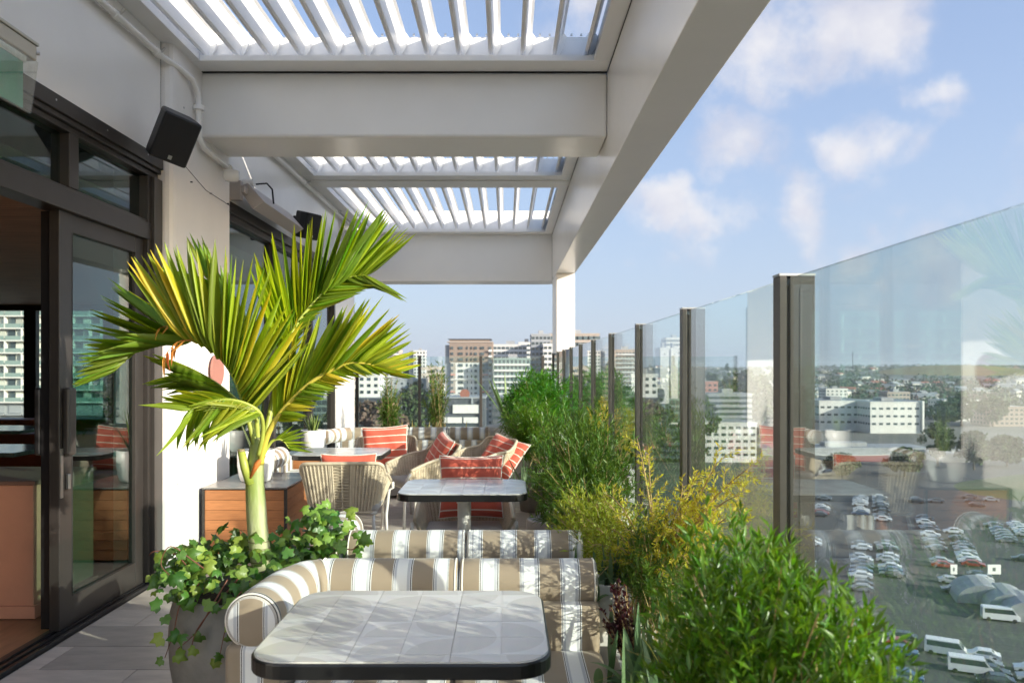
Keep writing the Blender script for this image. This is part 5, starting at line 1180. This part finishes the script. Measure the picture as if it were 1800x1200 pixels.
# main tower, built window by window
Y0 = 405.0; S0 = Y0/FPX
tw = thing('apartment_tower', 'brown topped white apartment tower with curved roof storey in the middle of the skyline', 'building', ((828-890)*S0, Y0, GZ))
def tX(px): return (px-828)*S0
def tZ(py): return EYE+(648-py)*S0-GZ
def tb(nm, m, a, c, y0, y1, zt_, zb_): bx(nm, M[m], tw, tX(a), tX(c), y0, y1, zb_, zt_, bevel=0)
tb('wall', 'b_white', 792, 866, 0, 22, tZ(637), 0); tb('upper_wall', 'b_brown', 790, 866.4, -.2, 22, tZ(602), tZ(636.8)); tb('shaded_side', 'b_grey', 782, 791.8, 1.2, 20, tZ(606), 0)  # grey strip is the tower's left side, its shading put into the colour
tb('roof_band', 'b_taupe', 786, 866.8, -.5, 22.3, tZ(600), tZ(601.8)); tb('penthouse', 'b_brown', 790, 860, 1.5, 20, tZ(596.5), tZ(599.8)); tb('roof', 'b_dark', 787, 864, .8, 21, tZ(595), tZ(596.2))
tb('side_recess', 'b_grey', 843, 859, -.25, .0, tZ(637.5), tZ(745)); tb('balcony_stack', 'b_taupe', 792.5, 801, -.3, -.01, tZ(638), tZ(740))
for py in (674, 700, 726): tb('floor_band', 'b_white', 791.5, 866.5, -.9, -.31, tZ(py-8), tZ(py-6.5))
for k, py in enumerate(range(657, 745, 10)):
    if k % 3 == 0:
        tb('salmon_panel', 'b_pink', 792, 800, -.5, -.32, tZ(py), tZ(py+2.5)); tb('salmon_panel', 'b_pink', 843, 858, -.5, -.32, tZ(py), tZ(py+2.5))
wn = {}
for cx_, w_ in ((795, 4), (810, 7.5), (821.7, 1.8), (829, 1.8), (836.3, 4.6), (848, 6.5), (861.5, 3.6)):
    m_ = MB(); m_.box(-w_/2*S0, w_/2*S0, -.42, .05, 0, 1.35); me_ = m_.mesh('window', M['b_glass'])
    for k in range(15):
        py = 612+k*10.05
        if py < 745: link('window', me_, tw, loc=(tX(cx_), -.02 if py > 640 else -.22, tZ(py+1.6)))
m_ = MB(); m_.box(-3.0*S0, 3.0*S0, -1.3, 0, 0, .22); m_.box(-3.0*S0, 3.0*S0, -1.3, -1.2, .22, 1.1); me_ = m_.mesh('balcony', M['b_white'])
for k in range(13): link('balcony', me_, tw, loc=(tX(862), -.02 if k > 2 else -.3, tZ(612+k*10.05+6)))
far_building('pale apartment block with many small windows behind the palm frond tips', 661, 702, 616, 520, 16, 'b_beige', cols=7, wsize=(1.4, 1.2), bal=1.0)
far_building('slim white tower with dark vertical window slots left of the main tower', 727, 748, 617, 760, 9, 'b_white', cols=4, wsize=(1.6, 1.9), fl=3.3)
far_building('narrow grey blue flank standing beside the slim white tower', 719, 726.4, 618, 765, 9, 'b_grey', cols=1, wsize=(1, 1.2))
far_building('light grey block with square windows low beside the white corner jamb', 630, 667, 660, 330, 14, 'b_white', cols=3, wsize=(1.5, 1.3), ybase=702, fl=2.8, singles=True)
far_building('dark low block under the light grey one', 628, 705, 702, 325, 18, 'b_dark', cols=8, wsize=(2.2, 1.2))
far_building('grey blue slab with long flat roof between the bamboo plants', 690, 745, 668, 420, 22, 'b_grey', cols=5, wsize=(1.2, 1.0), side=False)
far_building('white and grey apartment block with penthouse right behind the main tower', 866, 926, 607, 470, 18, 'b_white', cols=8, wsize=(2.2, 1.5), singles=True)
far_building('dark roofed white block between the penthouse block and the brown one', 912, 939, 603, 500, 18, 'b_white', cols=4, wsize=(2, 1.6), rooff='b_dark')
far_building('green glazed apartment block with white piers and stacked balconies', 868, 932, 632, 395, 14, 'b_green', cols=9, wsize=(1.2, 2.2), singles=False, bal=.98)
t_, w_, H_ = far_building('tall grey and taupe apartment tower left of the corner post', 934, 968, 589, 430, 20, 'b_grey', cols=5, wsize=(1.6, 1.5))
far_building('tall white faced apartment block directly behind the corner post', 955, 1010, 606, 415, 18, 'b_white', cols=7, wsize=(1.8, 1.5))
far_building('brown gridded top storeys of a block right of the corner post', 966, 1054, 588, 440, 20, 'b_taupe', cols=9, wsize=(4.0, 2.0), fl=3.6)
far_building('cream block with small windows behind the fence glass', 1060, 1076, 610, 480, 16, 'b_beige', cols=3, wsize=(1.4, 1.2))
far_building('glassy grey apartment tower with dark window column seen through the fence', 1086, 1124, 613, 380, 18, 'b_grey', cols=4, wsize=(3.0, 2.0))
far_building('white windowed tower top far behind, seen through the glass', 1171, 1204, 595, 560, 18, 'b_white', cols=6, wsize=(2, 1.6), singles=True)
far_building('tall blank white slab building seen through the glass', 1161, 1176, 614, 330, 12, 'b_white', cols=1, rows=1, side=False, wsize=(.4, .6), ybase=709)
far_building('second blank white slab building beside the first', 1180, 1192, 614, 332, 12, 'b_white', cols=1, rows=1, side=False, wsize=(.4, .6), ybase=700)
far_building('grey glass hall carrying the white slabs', 1140, 1215, 632, 345, 20, 'b_green', cols=8, wsize=(2, 2))
far_building('grey office block with long dark window bands beyond the fence', 1244, 1322, 694, 400, 22, 'b_grey', cols=12, wsize=(2.0, 1.3), fl=2.8)
far_building('low pale hall in front of the grey office block', 1150, 1330, 745, 345, 25, 'b_white', cols=14, wsize=(2, 1.2), side=False)
for a_ in (('low brick coloured hall left of the pointed conifer', 1215, 1262, 672, 520, 20, 'b_pink', 5), ('cream mid rise behind the pointed conifer', 1290, 1330, 664, 640, 16, 'b_beige', 6), ('pale grey office beyond the first post on the right', 1335, 1375, 676, 560, 20, 'b_roof', 6),
           ('small white block between the hillside and the left warehouse', 1452, 1490, 684, 760, 18, 'b_white', 5), ('taupe block behind the right warehouse', 1560, 1600, 690, 640, 18, 'b_taupe', 6), ('white hall near the right edge below the dry hill', 1660, 1720, 704, 620, 24, 'b_white', 7),
           ('dark roofed brown block at the right edge below the hillside', 1740, 1800, 716, 560, 24, 'b_brown', 7), ('low grey roofed market hall right of the depot', 1655, 1730, 800, 345, 18, 'b_roof', 6), ('small beige block behind the slim white tower', 748, 765, 644, 820, 14, 'b_beige', 4), ('low white hall under the viaduct', 748, 780, 676, 560, 20, 'b_white', 5),
           ('dark glass block right of the banded office', 866, 930, 700, 330, 18, 'b_dark', 9), ('grey low block behind the ferny shrubs', 934, 1010, 690, 350, 18, 'b_grey', 8)):
    far_building(a_[0], a_[1], a_[2], a_[3], a_[4], a_[5], a_[6], cols=a_[7], wsize=(1.9, 1.3), fl=3.2)
# white warehouses with sawtooth ends
for (a, c, yt, Y, lab) in ((1440, 1522, 706, 520, 'left white warehouse with grey flank below the hillside'), (1530, 1618, 708, 500, 'right white warehouse with bright sunlit end below the hillside')):
    t_, w_, H_ = far_building(lab, a, c, yt, Y, 40, 'b_white', cols=7, wsize=(2.6, 1.4), fl=5, name='warehouse')
    bx('end_wall', M['b_white'], t_, w_/2+.3, w_/2+1.5, -2, 42, 0, H_+1.4, bevel=0)
far_building('wide low grey depot on the far side of the car park', 1340, 1640, 790, 372, 22, 'b_roof', cols=20, wsize=(3, 1.5), fl=4.5)
# white and dark banded building right behind the sofa, with brick drum on the roof
Yb = 300.0; Sb = Yb/FPX; of = thing('banded_office', 'low office with white and dark horizontal bands behind the far sofa', 'building', ((818-890)*Sb, Yb, GZ))
oX = lambda px: (px-818)*Sb
oZ = lambda py: EYE+(648-py)*Sb-GZ
def ob(nm, m, a, c, y0, y1, p0, p1): bx(nm, M[m], of, oX(a), oX(c), y0, y1, oZ(p1), oZ(p0), bevel=0)
ob('core', 'b_dark', 776, 852, .5, 26, 700, 830); ob('roof', 'b_roof', 774, 854, 0, 26.5, 698, 699.9)
ob('upper_fascia', 'b_white', 796, 842, -.4, .45, 711, 726)
for p0, p1 in ((733, 743), (750, 760), (768, 778), (786, 796)):
    for a, c in ((772, 785), (786.5, 812), (815, 841)): ob('fascia_panel', 'b_white', a, c, -.3, .45, p0, p1)
    ob('window_band', 'b_glass', 772, 842, .2, .48, p1+.3, p1+6)
ob('end_tower', 'b_dark', 842.5, 852.5, -.6, 12, 703, 830); ob('mast_column', 'b_grey', 828.5, 831.5, -.2, .4, 699, 710)
dr = thing('brick_drum', 'round reddish brick disc standing on the roof of the banded office', 'sign', ((815.5-890)*Sb, Yb+6, EYE+(648-698)*Sb))
b = MB(); b.tube([(0, 0, 8.2*Sb*.62), (0, 1.0, 8.2*Sb*.62)], 8.6*Sb, 36); b.build('disc', M['brick'], dr); b = MB(); b.box(-1, 1, .2, .8, -1.2, .2); b.build('foot', M['b_grey'], dr)
# viaduct
vd = thing('motorway_viaduct', 'pale curving motorway viaduct left of the main tower', 'bridge')
Yv = 650.0; Sv = Yv/FPX
for (a, c, p, q) in ((735, 800, 650, 648), (735, 800, 661, 657)):
    b = MB(); n = 12
    for i in range(n):
        f0, f1 = i/n, (i+1)/n; xa, xb = (a+(c-a)*f0-890)*Sv, (a+(c-a)*f1-890)*Sv; za, zb_ = EYE+(648-(p+(q-p)*f0))*Sv, EYE+(648-(p+(q-p)*f1))*Sv
        b.add([(xa, Yv, za), (xb, Yv, zb_), (xb, Yv+10, zb_), (xa, Yv+10, za), (xa, Yv, za+2.2), (xb, Yv, zb_+2.2), (xb, Yv+10, zb_+2.2), (xa, Yv+10, za+2.2)], [(0, 3, 2, 1), (4, 5, 6, 7), (0, 1, 5, 4), (1, 2, 6, 5), (2, 3, 7, 6), (3, 0, 4, 7)])
    b.build('deck', M['b_beige'], vd)
for px in (744, 752, 763, 775): bx('pier', M['b_beige'], vd, (px-890)*Sv-.8, (px-890)*Sv+.8, Yv+3, Yv+6, GZ, EYE+(648-661)*Sv, bevel=0)
# apartment slab seen through the interior window
Ya = 190.0; ap = thing('balcony_apartments', 'long apartment slab with glazed balconies, seen through the dining room windows', 'building', (-120, Ya, GZ))
bx('wall', M['b_grey'], ap, -45, 45, 1.3, 16, 0, 62, bevel=0)
sl = MB(); sl.box(-2.1, 2.1, -.0, 1.29, 0, .35); sl = sl.mesh('balcony_slab', M['b_white'])
gl_ = MB(); gl_.box(-1.95, 1.95, .02, .08, .36, 1.35); gl_ = gl_.mesh('balcony_glass', M['b_green'])
w1 = MB(); w1.box(-1.8, -.1, 1.1, 1.28, .4, 2.8); w1 = w1.mesh('window', M['b_glass']); w2 = MB(); w2.box(.1, 1.8, 1.0, 1.28, .4, 2.8); w2 = w2.mesh('window', mat('pale_blind', (.55, .56, .50), .6, objvar=.35))
pr = MB(); pr.box(1.97, 2.23, -.02, 1.28, 0, 3.04); pr = pr.mesh('party_fin', M['b_white'])
for r_ in range(11, 19):
    for c in range(-9, 9):
        l_ = (c*4.2+2.1, 0, r_*3.05)
        link('balcony_slab', sl, ap, loc=l_); link('balcony_glass', gl_, ap, loc=l_); link('window', w1, ap, loc=l_); link('window', w2, ap, loc=l_)
        if (r_+c) % 2: link('party_fin', pr, ap, loc=l_)
mb = MB()
for r_ in list(range(0, 11))+[19]:
    for c in range(-9, 9): mb.box(c*4.2+.2, c*4.2+3.9, 0, 1.29, r_*3.05, r_*3.05+.35); mb.box(c*4.2+.4, c*4.2+3.6, 1.1, 1.28, r_*3.05+.5, r_*3.05+2.7)
tag(mb.build('lower_balconies', M['b_grey'], ap), kind='stuff')

# ---- houses on the hillside
def house_mesh(w, d, h, rh, roof):
    b = MB(); b.box(-w/2, w/2, -d/2, d/2, 0, h, 0); o = .5
    vs = [(-w/2-o, -d/2-o, h), (w/2+o, -d/2-o, h), (w/2+o, d/2+o, h), (-w/2-o, d/2+o, h), (-w/2-o, 0, h+rh), (w/2+o, 0, h+rh)]
    b.add(vs, [(0, 1, 5, 4), (2, 3, 4, 5), (0, 4, 3), (1, 2, 5), (0, 3, 2, 1)], 1)
    for k in range(3): b.box(-w/2+w*(k+.3)/3, -w/2+w*(k+.75)/3, -d/2-.1, -d/2+.02, h*.35, h*.75, 2)
    return b.mesh('hillside_house', [M['house'], M[roof], M['b_glass']])
HM = [house_mesh(11, 8, 5, 2.6, 'roofgrey'), house_mesh(14, 9, 3.5, 2.4, 'roofred'), house_mesh(9, 8, 6, 2.2, 'roofgrey'), house_mesh(18, 11, 6, 1.0, 'b_roof')]
for i in range(300):
    px = random.uniform(1190, 1830) if i > 40 else random.uniform(600, 800); Y = 700+2100*random.random()**1.1; x = (px-890)/FPX*Y
    if math.hypot(x-1000, Y-1700) < 230: continue
    k = random.choice((0, 0, 1, 2, 3)); s = random.uniform(.9, 1.5)
    o = link('hillside_house', HM[k], loc=(x, Y, hz(x, Y)-.3)); o.scale = (s, s, s); o.rotation_euler = (0, 0, random.uniform(-.6, .6))
    kind_ = ('grey roofed gabled house', 'red roofed gabled house', 'narrow grey roofed house', 'wide flat roofed house')[k]
    side_ = 'left of the main tower' if px < 900 else ('left of the radio mast' if px < 1499 else ('between the radio mast and the dry hill' if px < 1620 else 'right of the dry hill'))
    tag(o, kind_+(' low on the hillside ' if Y < 1300 else (' halfway up the hillside ' if Y < 2000 else ' high on the ridge '))+side_, 'house', kind_+(' low' if Y < 1300 else (' middle' if Y < 2000 else ' high'))+' on the hillside, '+side_)
# ---- woodland as one mass, and single trees
def blob_cloud(pts, sizes, per, sq=.8):
    V_ = []; F_ = []; pts = np.asarray(pts); n = len(pts)
    c = np.repeat(pts, per, 0); s = np.repeat(np.asarray(sizes), per)
    d = rng.normal(size=(n*per, 3)); d /= np.linalg.norm(d, axis=1, keepdims=True); rad = rng.random((n*per, 1))**.5
    P = c+d*rad*s[:, None]*np.array([1, 1, sq]); a = rng.normal(size=P.shape); a /= np.linalg.norm(a, axis=1, keepdims=True); b_ = np.cross(a, rng.normal(size=P.shape)); b_ /= np.linalg.norm(b_, axis=1, keepdims=True)
    q = (s*.30)[:, None]; V = np.empty((len(P)*4, 3)); V[0::4] = P-a*q; V[1::4] = P+b_*q*.8; V[2::4] = P+a*q; V[3::4] = P-b_*q*.8
    i = np.arange(len(P))*4; return V, np.stack([i, i+1, i+2, i+3], 1)
pts = []; sz = []
for i in range(5200):
    px = random.uniform(1150, 1850) if i > 700 else random.uniform(560, 1000); Y = 640+2500*random.random()**1.2; x = (px-890)/FPX*Y
    if math.hypot(x-1000, Y-1700) < 200 and random.random() < .93: continue
    r_ = random.uniform(3, 7.5); pts.append((x, Y, hz(x, Y)+r_*.6)); sz.append(r_)
V_, F_ = blob_cloud(pts, sz, 14); o = link('woodland', np_mesh('woodland', V_, F_, M['treefol'])); tag(o, 'dark mass of suburban trees covering the far hillside', 'trees', kind='stuff')
pts = []; sz = []
for i in range(500):
    px = random.uniform(1500, 1750); Y = random.uniform(700, 1500); x = (px-890)/FPX*Y; r_ = random.uniform(3, 7); pts.append((x, Y, hz(x, Y)+r_*.5)); sz.append(r_)
V_, F_ = blob_cloud(pts, sz, 14); o = link('bare_woodland', np_mesh('bare_woodland', V_, F_, M['treebrown'])); tag(o, 'brown winter trees on the slope behind the warehouses', 'trees', kind='stuff')
b = MB(); Vb = []
for j in range(17):
    for i in range(17):
        u, v = -1+2*i/16, -1+2*j/16; r_ = min(1, math.hypot(u, v)); Vb.append((1010+u*250, 1700+v*200, hz(1010+u*250, 1700+v*200)+.5-14*r_**4+8*(1-r_*r_)))
b.add(Vb, [(j*17+i, j*17+i+1, (j+1)*17+i+1, (j+1)*17+i) for j in range(16) for i in range(16)]); tag(b.build('grassy_hill', M['tan'], smooth=True), kind='structure')
def tree(px, py, Y, h, label, m='treefol', conic=False):
    c = at(px, py, Y); z0 = hz(c.x, Y) if Y >= 620 else GZ
    top = c.z; H = top-z0 if h is None else h
    if h is not None: z0 = top-h if z0 < top-h-.1 and False else z0; H = max(top-z0, 4)
    t = thing('tree', label, 'tree', (c.x, Y, z0)); r_ = h if h else H*.35
    b = MB(); b.tube([(0, 0, 0), (0, 0, H*.5), (.3, 0, H*.8)], [H*.03, H*.022, .05], 7); b.build('trunk', M['trunkf'], t)
    P = []; S = []
    for i in range(46):
        z = random.random()
        rr = r_*((1-z) if conic else math.sqrt(max(0, 1-(2*z-1)**2)))*random.uniform(.3, 1); a = random.uniform(0, 6.28); P.append((rr*math.cos(a), rr*math.sin(a), H*.25+z*H*.72)); S.append(r_*.33*(1.1-z*.6 if conic else 1))
    V_, F_ = blob_cloud(P, S, 60); V_ = V_; o = link('crown', np_mesh('crown', V_, F_, M[m]), t)
    o['kind'] = 'stuff' if False else ''; del o['kind']
tree(1278, 634, 560, 7, 'dark pointed conifer rising above the ridge, seen through the fence glass', conic=True)
tree(1255, 655, 540, 12, 'broad dark tree left of the pointed conifer'); tree(1310, 652, 545, 12, 'broad dark tree right of the pointed conifer'); tree(1335, 662, 500, 11, 'rounded tree beyond the grey office block')
tree(1145, 668, 300, 8, 'leafy green tree in front of the glass hall'); tree(1225, 690, 310, 8, 'tree at the right end of the glass hall')
tree(650, 708, 240, 9, 'bare brown tree low behind the sofa, nearest the corner jamb', 'treebrown'); tree(672, 702, 250, 8, 'second bare brown tree low behind the sofa, right of the first', 'treebrown')
tree(712, 690, 300, 8, 'green tree behind the left bamboo'); tree(735, 672, 420, 9, 'tree rising behind the first screen post'); tree(765, 642, 700, 9, 'round dark tree just left of the main tower'); tree(712, 632, 800, 12, 'dark tree beside the grey blue flank')
tree(1648, 742, 330, 6, 'bright green tree at the right end of the warehouses'); tree(1590, 790, 300, 7, 'dark rounded tree in front of the depot'); tree(1480, 800, 300, 6, 'dark tree left in front of the depot'); tree(1712, 760, 320, 7, 'dark tree right of the bright green one'); tree(1770, 770, 330, 8, 'dark tree near the right edge beyond the grass bank')
for i, px in enumerate((1375, 1405, 1660, 1690, 1745)): tree(px, 690+8*(i % 3), 560, 10, ('tall tree left of the left warehouse', 'tree touching the left warehouse', 'tree right of the right warehouse', 'tree beyond the bright green one', 'tree on the slope near the right edge')[i])
mst = thing('lattice_mast', 'thin dark radio mast standing on the ridge', 'mast', tuple(at(1499, 641, 1500)));
b = MB(); b.tube([(0, 0, -8), (0, 0, 26)], .6, 6); b.tube([(-1.6, 0, 18), (1.6, 0, 22)], .5, 6); b.build('mast_pole', M['b_dark'], mst)

# ---- cars in the car park
def car_mesh(L, W_, H, paint, van=False):
    b = MB(); hl = L/2; n = []
    if van: prof = [(-hl, .35), (-hl, 1.0), (-hl+.35, H*.60), (-hl+1.0, H), (hl-.15, H), (hl, H-.2), (hl, .35)]; g = [(-hl+.55, H*.60), (-hl+1.05, H-.12), (hl-.3, H-.14), (hl-.3, H*.60)]
    else: prof = [(-hl, .35), (-hl+.02, .72), (-hl+1.0, .92), (-hl+1.65, H-.03), (-hl+2.0, H), (hl-1.15, H), (hl-.45, .98), (hl, .92), (hl, .35)]; g = [(-hl+1.2, .93), (-hl+1.75, H-.10), (hl-1.2, H-.10), (hl-.65, .96)]
    k = len(prof); tw_ = lambda z: W_/2*(1 if z < 1.0 else (.94 if van else .82))
    vs = [(x, -tw_(z), z) for x, z in prof]+[(x, tw_(z), z) for x, z in prof]
    b.add(vs, [tuple(range(k)), tuple(range(2*k-1, k-1, -1))]+[(i, k+i, k+(i+1) % k, (i+1) % k) for i in range(k)], 0)
    for s in (-1, 1):
        q = len(g); v2 = [(x, s*(tw_(z if z > 1 else 1.01)+.015 if z > .97 else W_/2*.90), z) for x, z in g]
        v2 = [(x, s*((W_/2*(.95 if van else .86))+.02), z) if z > 1.05 else (x, s*(W_/2*(.99 if van else .97)+.005), z) for x, z in g]
        b.add(v2, [tuple(range(q)) if s < 0 else tuple(range(q-1, -1, -1))], 1)
    if not van:
        b.add([(-hl+1.06, -W_*.38, .955), (-hl+1.06, W_*.38, .955), (-hl+1.62, W_*.34, H-.06), (-hl+1.62, -W_*.34, H-.06)], [(0, 1, 2, 3)], 1); b.add([(hl-.50, -W_*.36, 1.0), (hl-.50, W_*.36, 1.0), (hl-1.1, W_*.33, H-.02), (hl-1.1, -W_*.33, H-.02)], [(3, 2, 1, 0)], 1)
    else: b.add([(-hl+.33, -W_*.43, H*.62), (-hl+.33, W_*.43, H*.62), (-hl+.92, W_*.41, H-.1), (-hl+.92, -W_*.41, H-.1)], [(0, 1, 2, 3)], 1)
    for x in (-hl+.8, hl-.85):
        for s in (-1, 1): b.tube([(x, s*(W_/2-.2), .33), (x, s*(W_/2+.01), .33)], .33, 10, 2)
    for s in (-1, 1): b.box(-hl-.02, -hl+.05, s*W_*.36-.18, s*W_*.36+.18, .62, .74, 3)
    return b.mesh('parked_car', [mat('car_paint_'+paint, dict(white=(.72, .72, .72), silver=(.42, .44, .46), dark=(.035, .04, .05), blue=(.05, .1, .2), red=(.35, .03, .025), grey=(.18, .19, .2))[paint], .25, coat=.6), M['b_glass'], M['seal'], M['signwhite']])
CM = {p: car_mesh(4.5, 1.8, 1.45, p) for p in ('white', 'silver', 'dark', 'blue', 'red', 'grey')}
spots = []
dirv = Vector((.42, .91, 0)); acr = Vector((.91, -.42, 0))
for row in range(-14, 26):
    base = Vector((60, 130, 0))+acr*(row*8.0 if row % 2 == 0 else (row-1)*8.0+5.4)
    for c in range(-30, 70):
        p = base+dirv*c*3.3
        px = 890+p.x/p.y*FPX; py = 648+(EYE-GZ)/p.y*FPX
        if 1380 < px < 1830 and 875 < py < 1215 and p.y < 262 and ((p.x-215)/66)**2+((p.y-262)/44)**2 > 1: spots.append((p, row))
spots = [q for q in spots if random.random() < .56 and math.sin(q[0].x*.11+q[0].y*.07)+math.sin(q[0].x*.045-q[0].y*.09) > -.55][:290]
names = dict(white='white', silver='silver', dark='black', blue='blue', red='red', grey='dark grey')
ORD = ['first', 'second', 'third', 'fourth', 'fifth', 'sixth', 'seventh', 'eighth', 'ninth', 'tenth', 'eleventh', 'twelfth', 'thirteenth', 'fourteenth', 'fifteenth', 'sixteenth', 'seventeenth', 'eighteenth', 'nineteenth', 'twentieth', 'twenty first', 'twenty second', 'twenty third', 'twenty fourth', 'twenty fifth', 'twenty sixth', 'twenty seventh', 'twenty eighth', 'twenty ninth', 'thirtieth']
rows_ = sorted({r for _, r in spots})
for ri, r_ in enumerate(rows_):
    line = sorted([q[0] for q in spots if q[1] == r_], key=lambda q: q.y)
    for ci, p in enumerate(line):
        c = random.choices(('white', 'silver', 'dark', 'blue', 'red', 'grey'), (4, 2.6, 4.5, 1.4, .6, 4))[0]
        o = link('parked_car', CM[c], loc=(p.x+random.uniform(-.3, .3), p.y, GZ+.07)); o.rotation_euler = (0, 0, R(-25)+random.uniform(-.05, .05)+(math.pi if random.random() < .5 else 0))
        tag(o, '%s car, %s in the %s car park row from the left' % (names[c], ORD[min(ci, 29)], ORD[min(ri, 29)]), 'car', 'cars in the car park')
lnb = MB()
for row in range(-14, 26, 2):
    base = Vector((60, 130, 0))+acr*(row*8.0+2.7)
    for c in range(-30, 70):
        p = base+dirv*(c+.5)*3.3
        if 50 < p.x < 300 and 80 < p.y < 325:
            a, c2 = p-acr*4.9, p+acr*4.9; w_ = dirv*.06; lnb.add([(a-w_)[:2]+(GZ+.10,), (a+w_)[:2]+(GZ+.10,), (c2+w_)[:2]+(GZ+.10,), (c2-w_)[:2]+(GZ+.10,)], [(0, 1, 2, 3)])
tag(lnb.build('bay_lines', M['wornline']), kind='stuff'); bpy.data.objects['bay_lines']['label'] = 'painted white bay lines of the car park'; bpy.data.objects['bay_lines']['category'] = 'markings'
vn = car_mesh(5.4, 2.0, 2.2, 'white', van=True)
def gpt(px, py): Y = (EYE-GZ)*FPX/(py-648); return Vector(((px-890)/FPX*Y, Y, GZ+.07))
for (px, py, rz, lab) in ((1705, 1182, 155, 'white minibus nearest the terrace at the lower edge of the car park'), (1662, 1150, 150, 'white van behind the nearest minibus, half hidden by the shrub'), (1758, 1090, 160, 'white van at the end of the covered shelters')):
    t = tag(link('parked_van', vn, loc=gpt(px, py)), lab, 'van', 'white vans in the car park'); t.rotation_euler = (0, 0, R(rz))
for i, (px, py, w_, lab) in enumerate(((1722, 1052, 9, 'left curved white shelter in the car park'), (1770, 1068, 8, 'middle curved white shelter in the car park'), (1800, 1082, 8, 'right curved white shelter, cut by the picture edge'))):
    t = thing('curved_shelter', lab, 'shelter', tuple(gpt(px, py)), R(-20), 'curved white shelters in the car park'); b = MB(); n = 10; vs = []
    for y in (-4, 4):
        for k in range(n+1): a = math.pi*k/n; vs.append((-math.cos(a)*w_/2, y, math.sin(a)*3.4))
    b.add(vs, [(k, k+1, n+2+k, n+1+k) for k in range(n)]+[tuple(range(n, -1, -1)), tuple(range(n+1, 2*n+2))]); b.build('shelter_roof', M['b_roof'], t, smooth=False)
for (px, py, w_, h_, lab) in ((1677, 1018, 1.3, 1.9, 'narrow white sign board on posts in the car park'), (1748, 1018, 2.6, 1.9, 'wide white sign board with dark emblem in the car park')):  # added solid boards for white squares taken as reflections in the glass
    t = thing('reflection_board', lab, 'sign', tuple(gpt(px, py))); bx('board', M['line'], t, -w_/2, w_/2, 0, .15, 1.0, 1.0+h_, bevel=0); bx('emblem', M['b_dark'], t, -w_*.14, w_*.1, -.02, -.001, 1+h_*.32, 1+h_*.7, bevel=0)
    for s in (-1, 1): bx('post', M['b_dark'], t, s*w_*.4-.05, s*w_*.4+.05, .02, .13, 0, .995, bevel=0)

# the air over the town: thin even haze round the whole scene
b = MB(); b.box(-6500, 7500, -700, 7500, -95, 60); hz_ = b.build('haze', None); hz_.data.materials.clear()
hm = bpy.data.materials.new('haze_air'); hm.use_nodes = True; ht_ = hm.node_tree; ht_.nodes.clear(); ho = N(ht_, 'ShaderNodeOutputMaterial'); hv = N(ht_, 'ShaderNodeVolumePrincipled')
hv.inputs['Color'].default_value = (.86, .92, 1, 1); hv.inputs['Density'].default_value = .00014; hv.inputs['Anisotropy'].default_value = .3; ht_.links.new(hv.outputs[0], ho.inputs['Volume']); hz_.data.materials.append(hm); tag(hz_, kind='stuff')
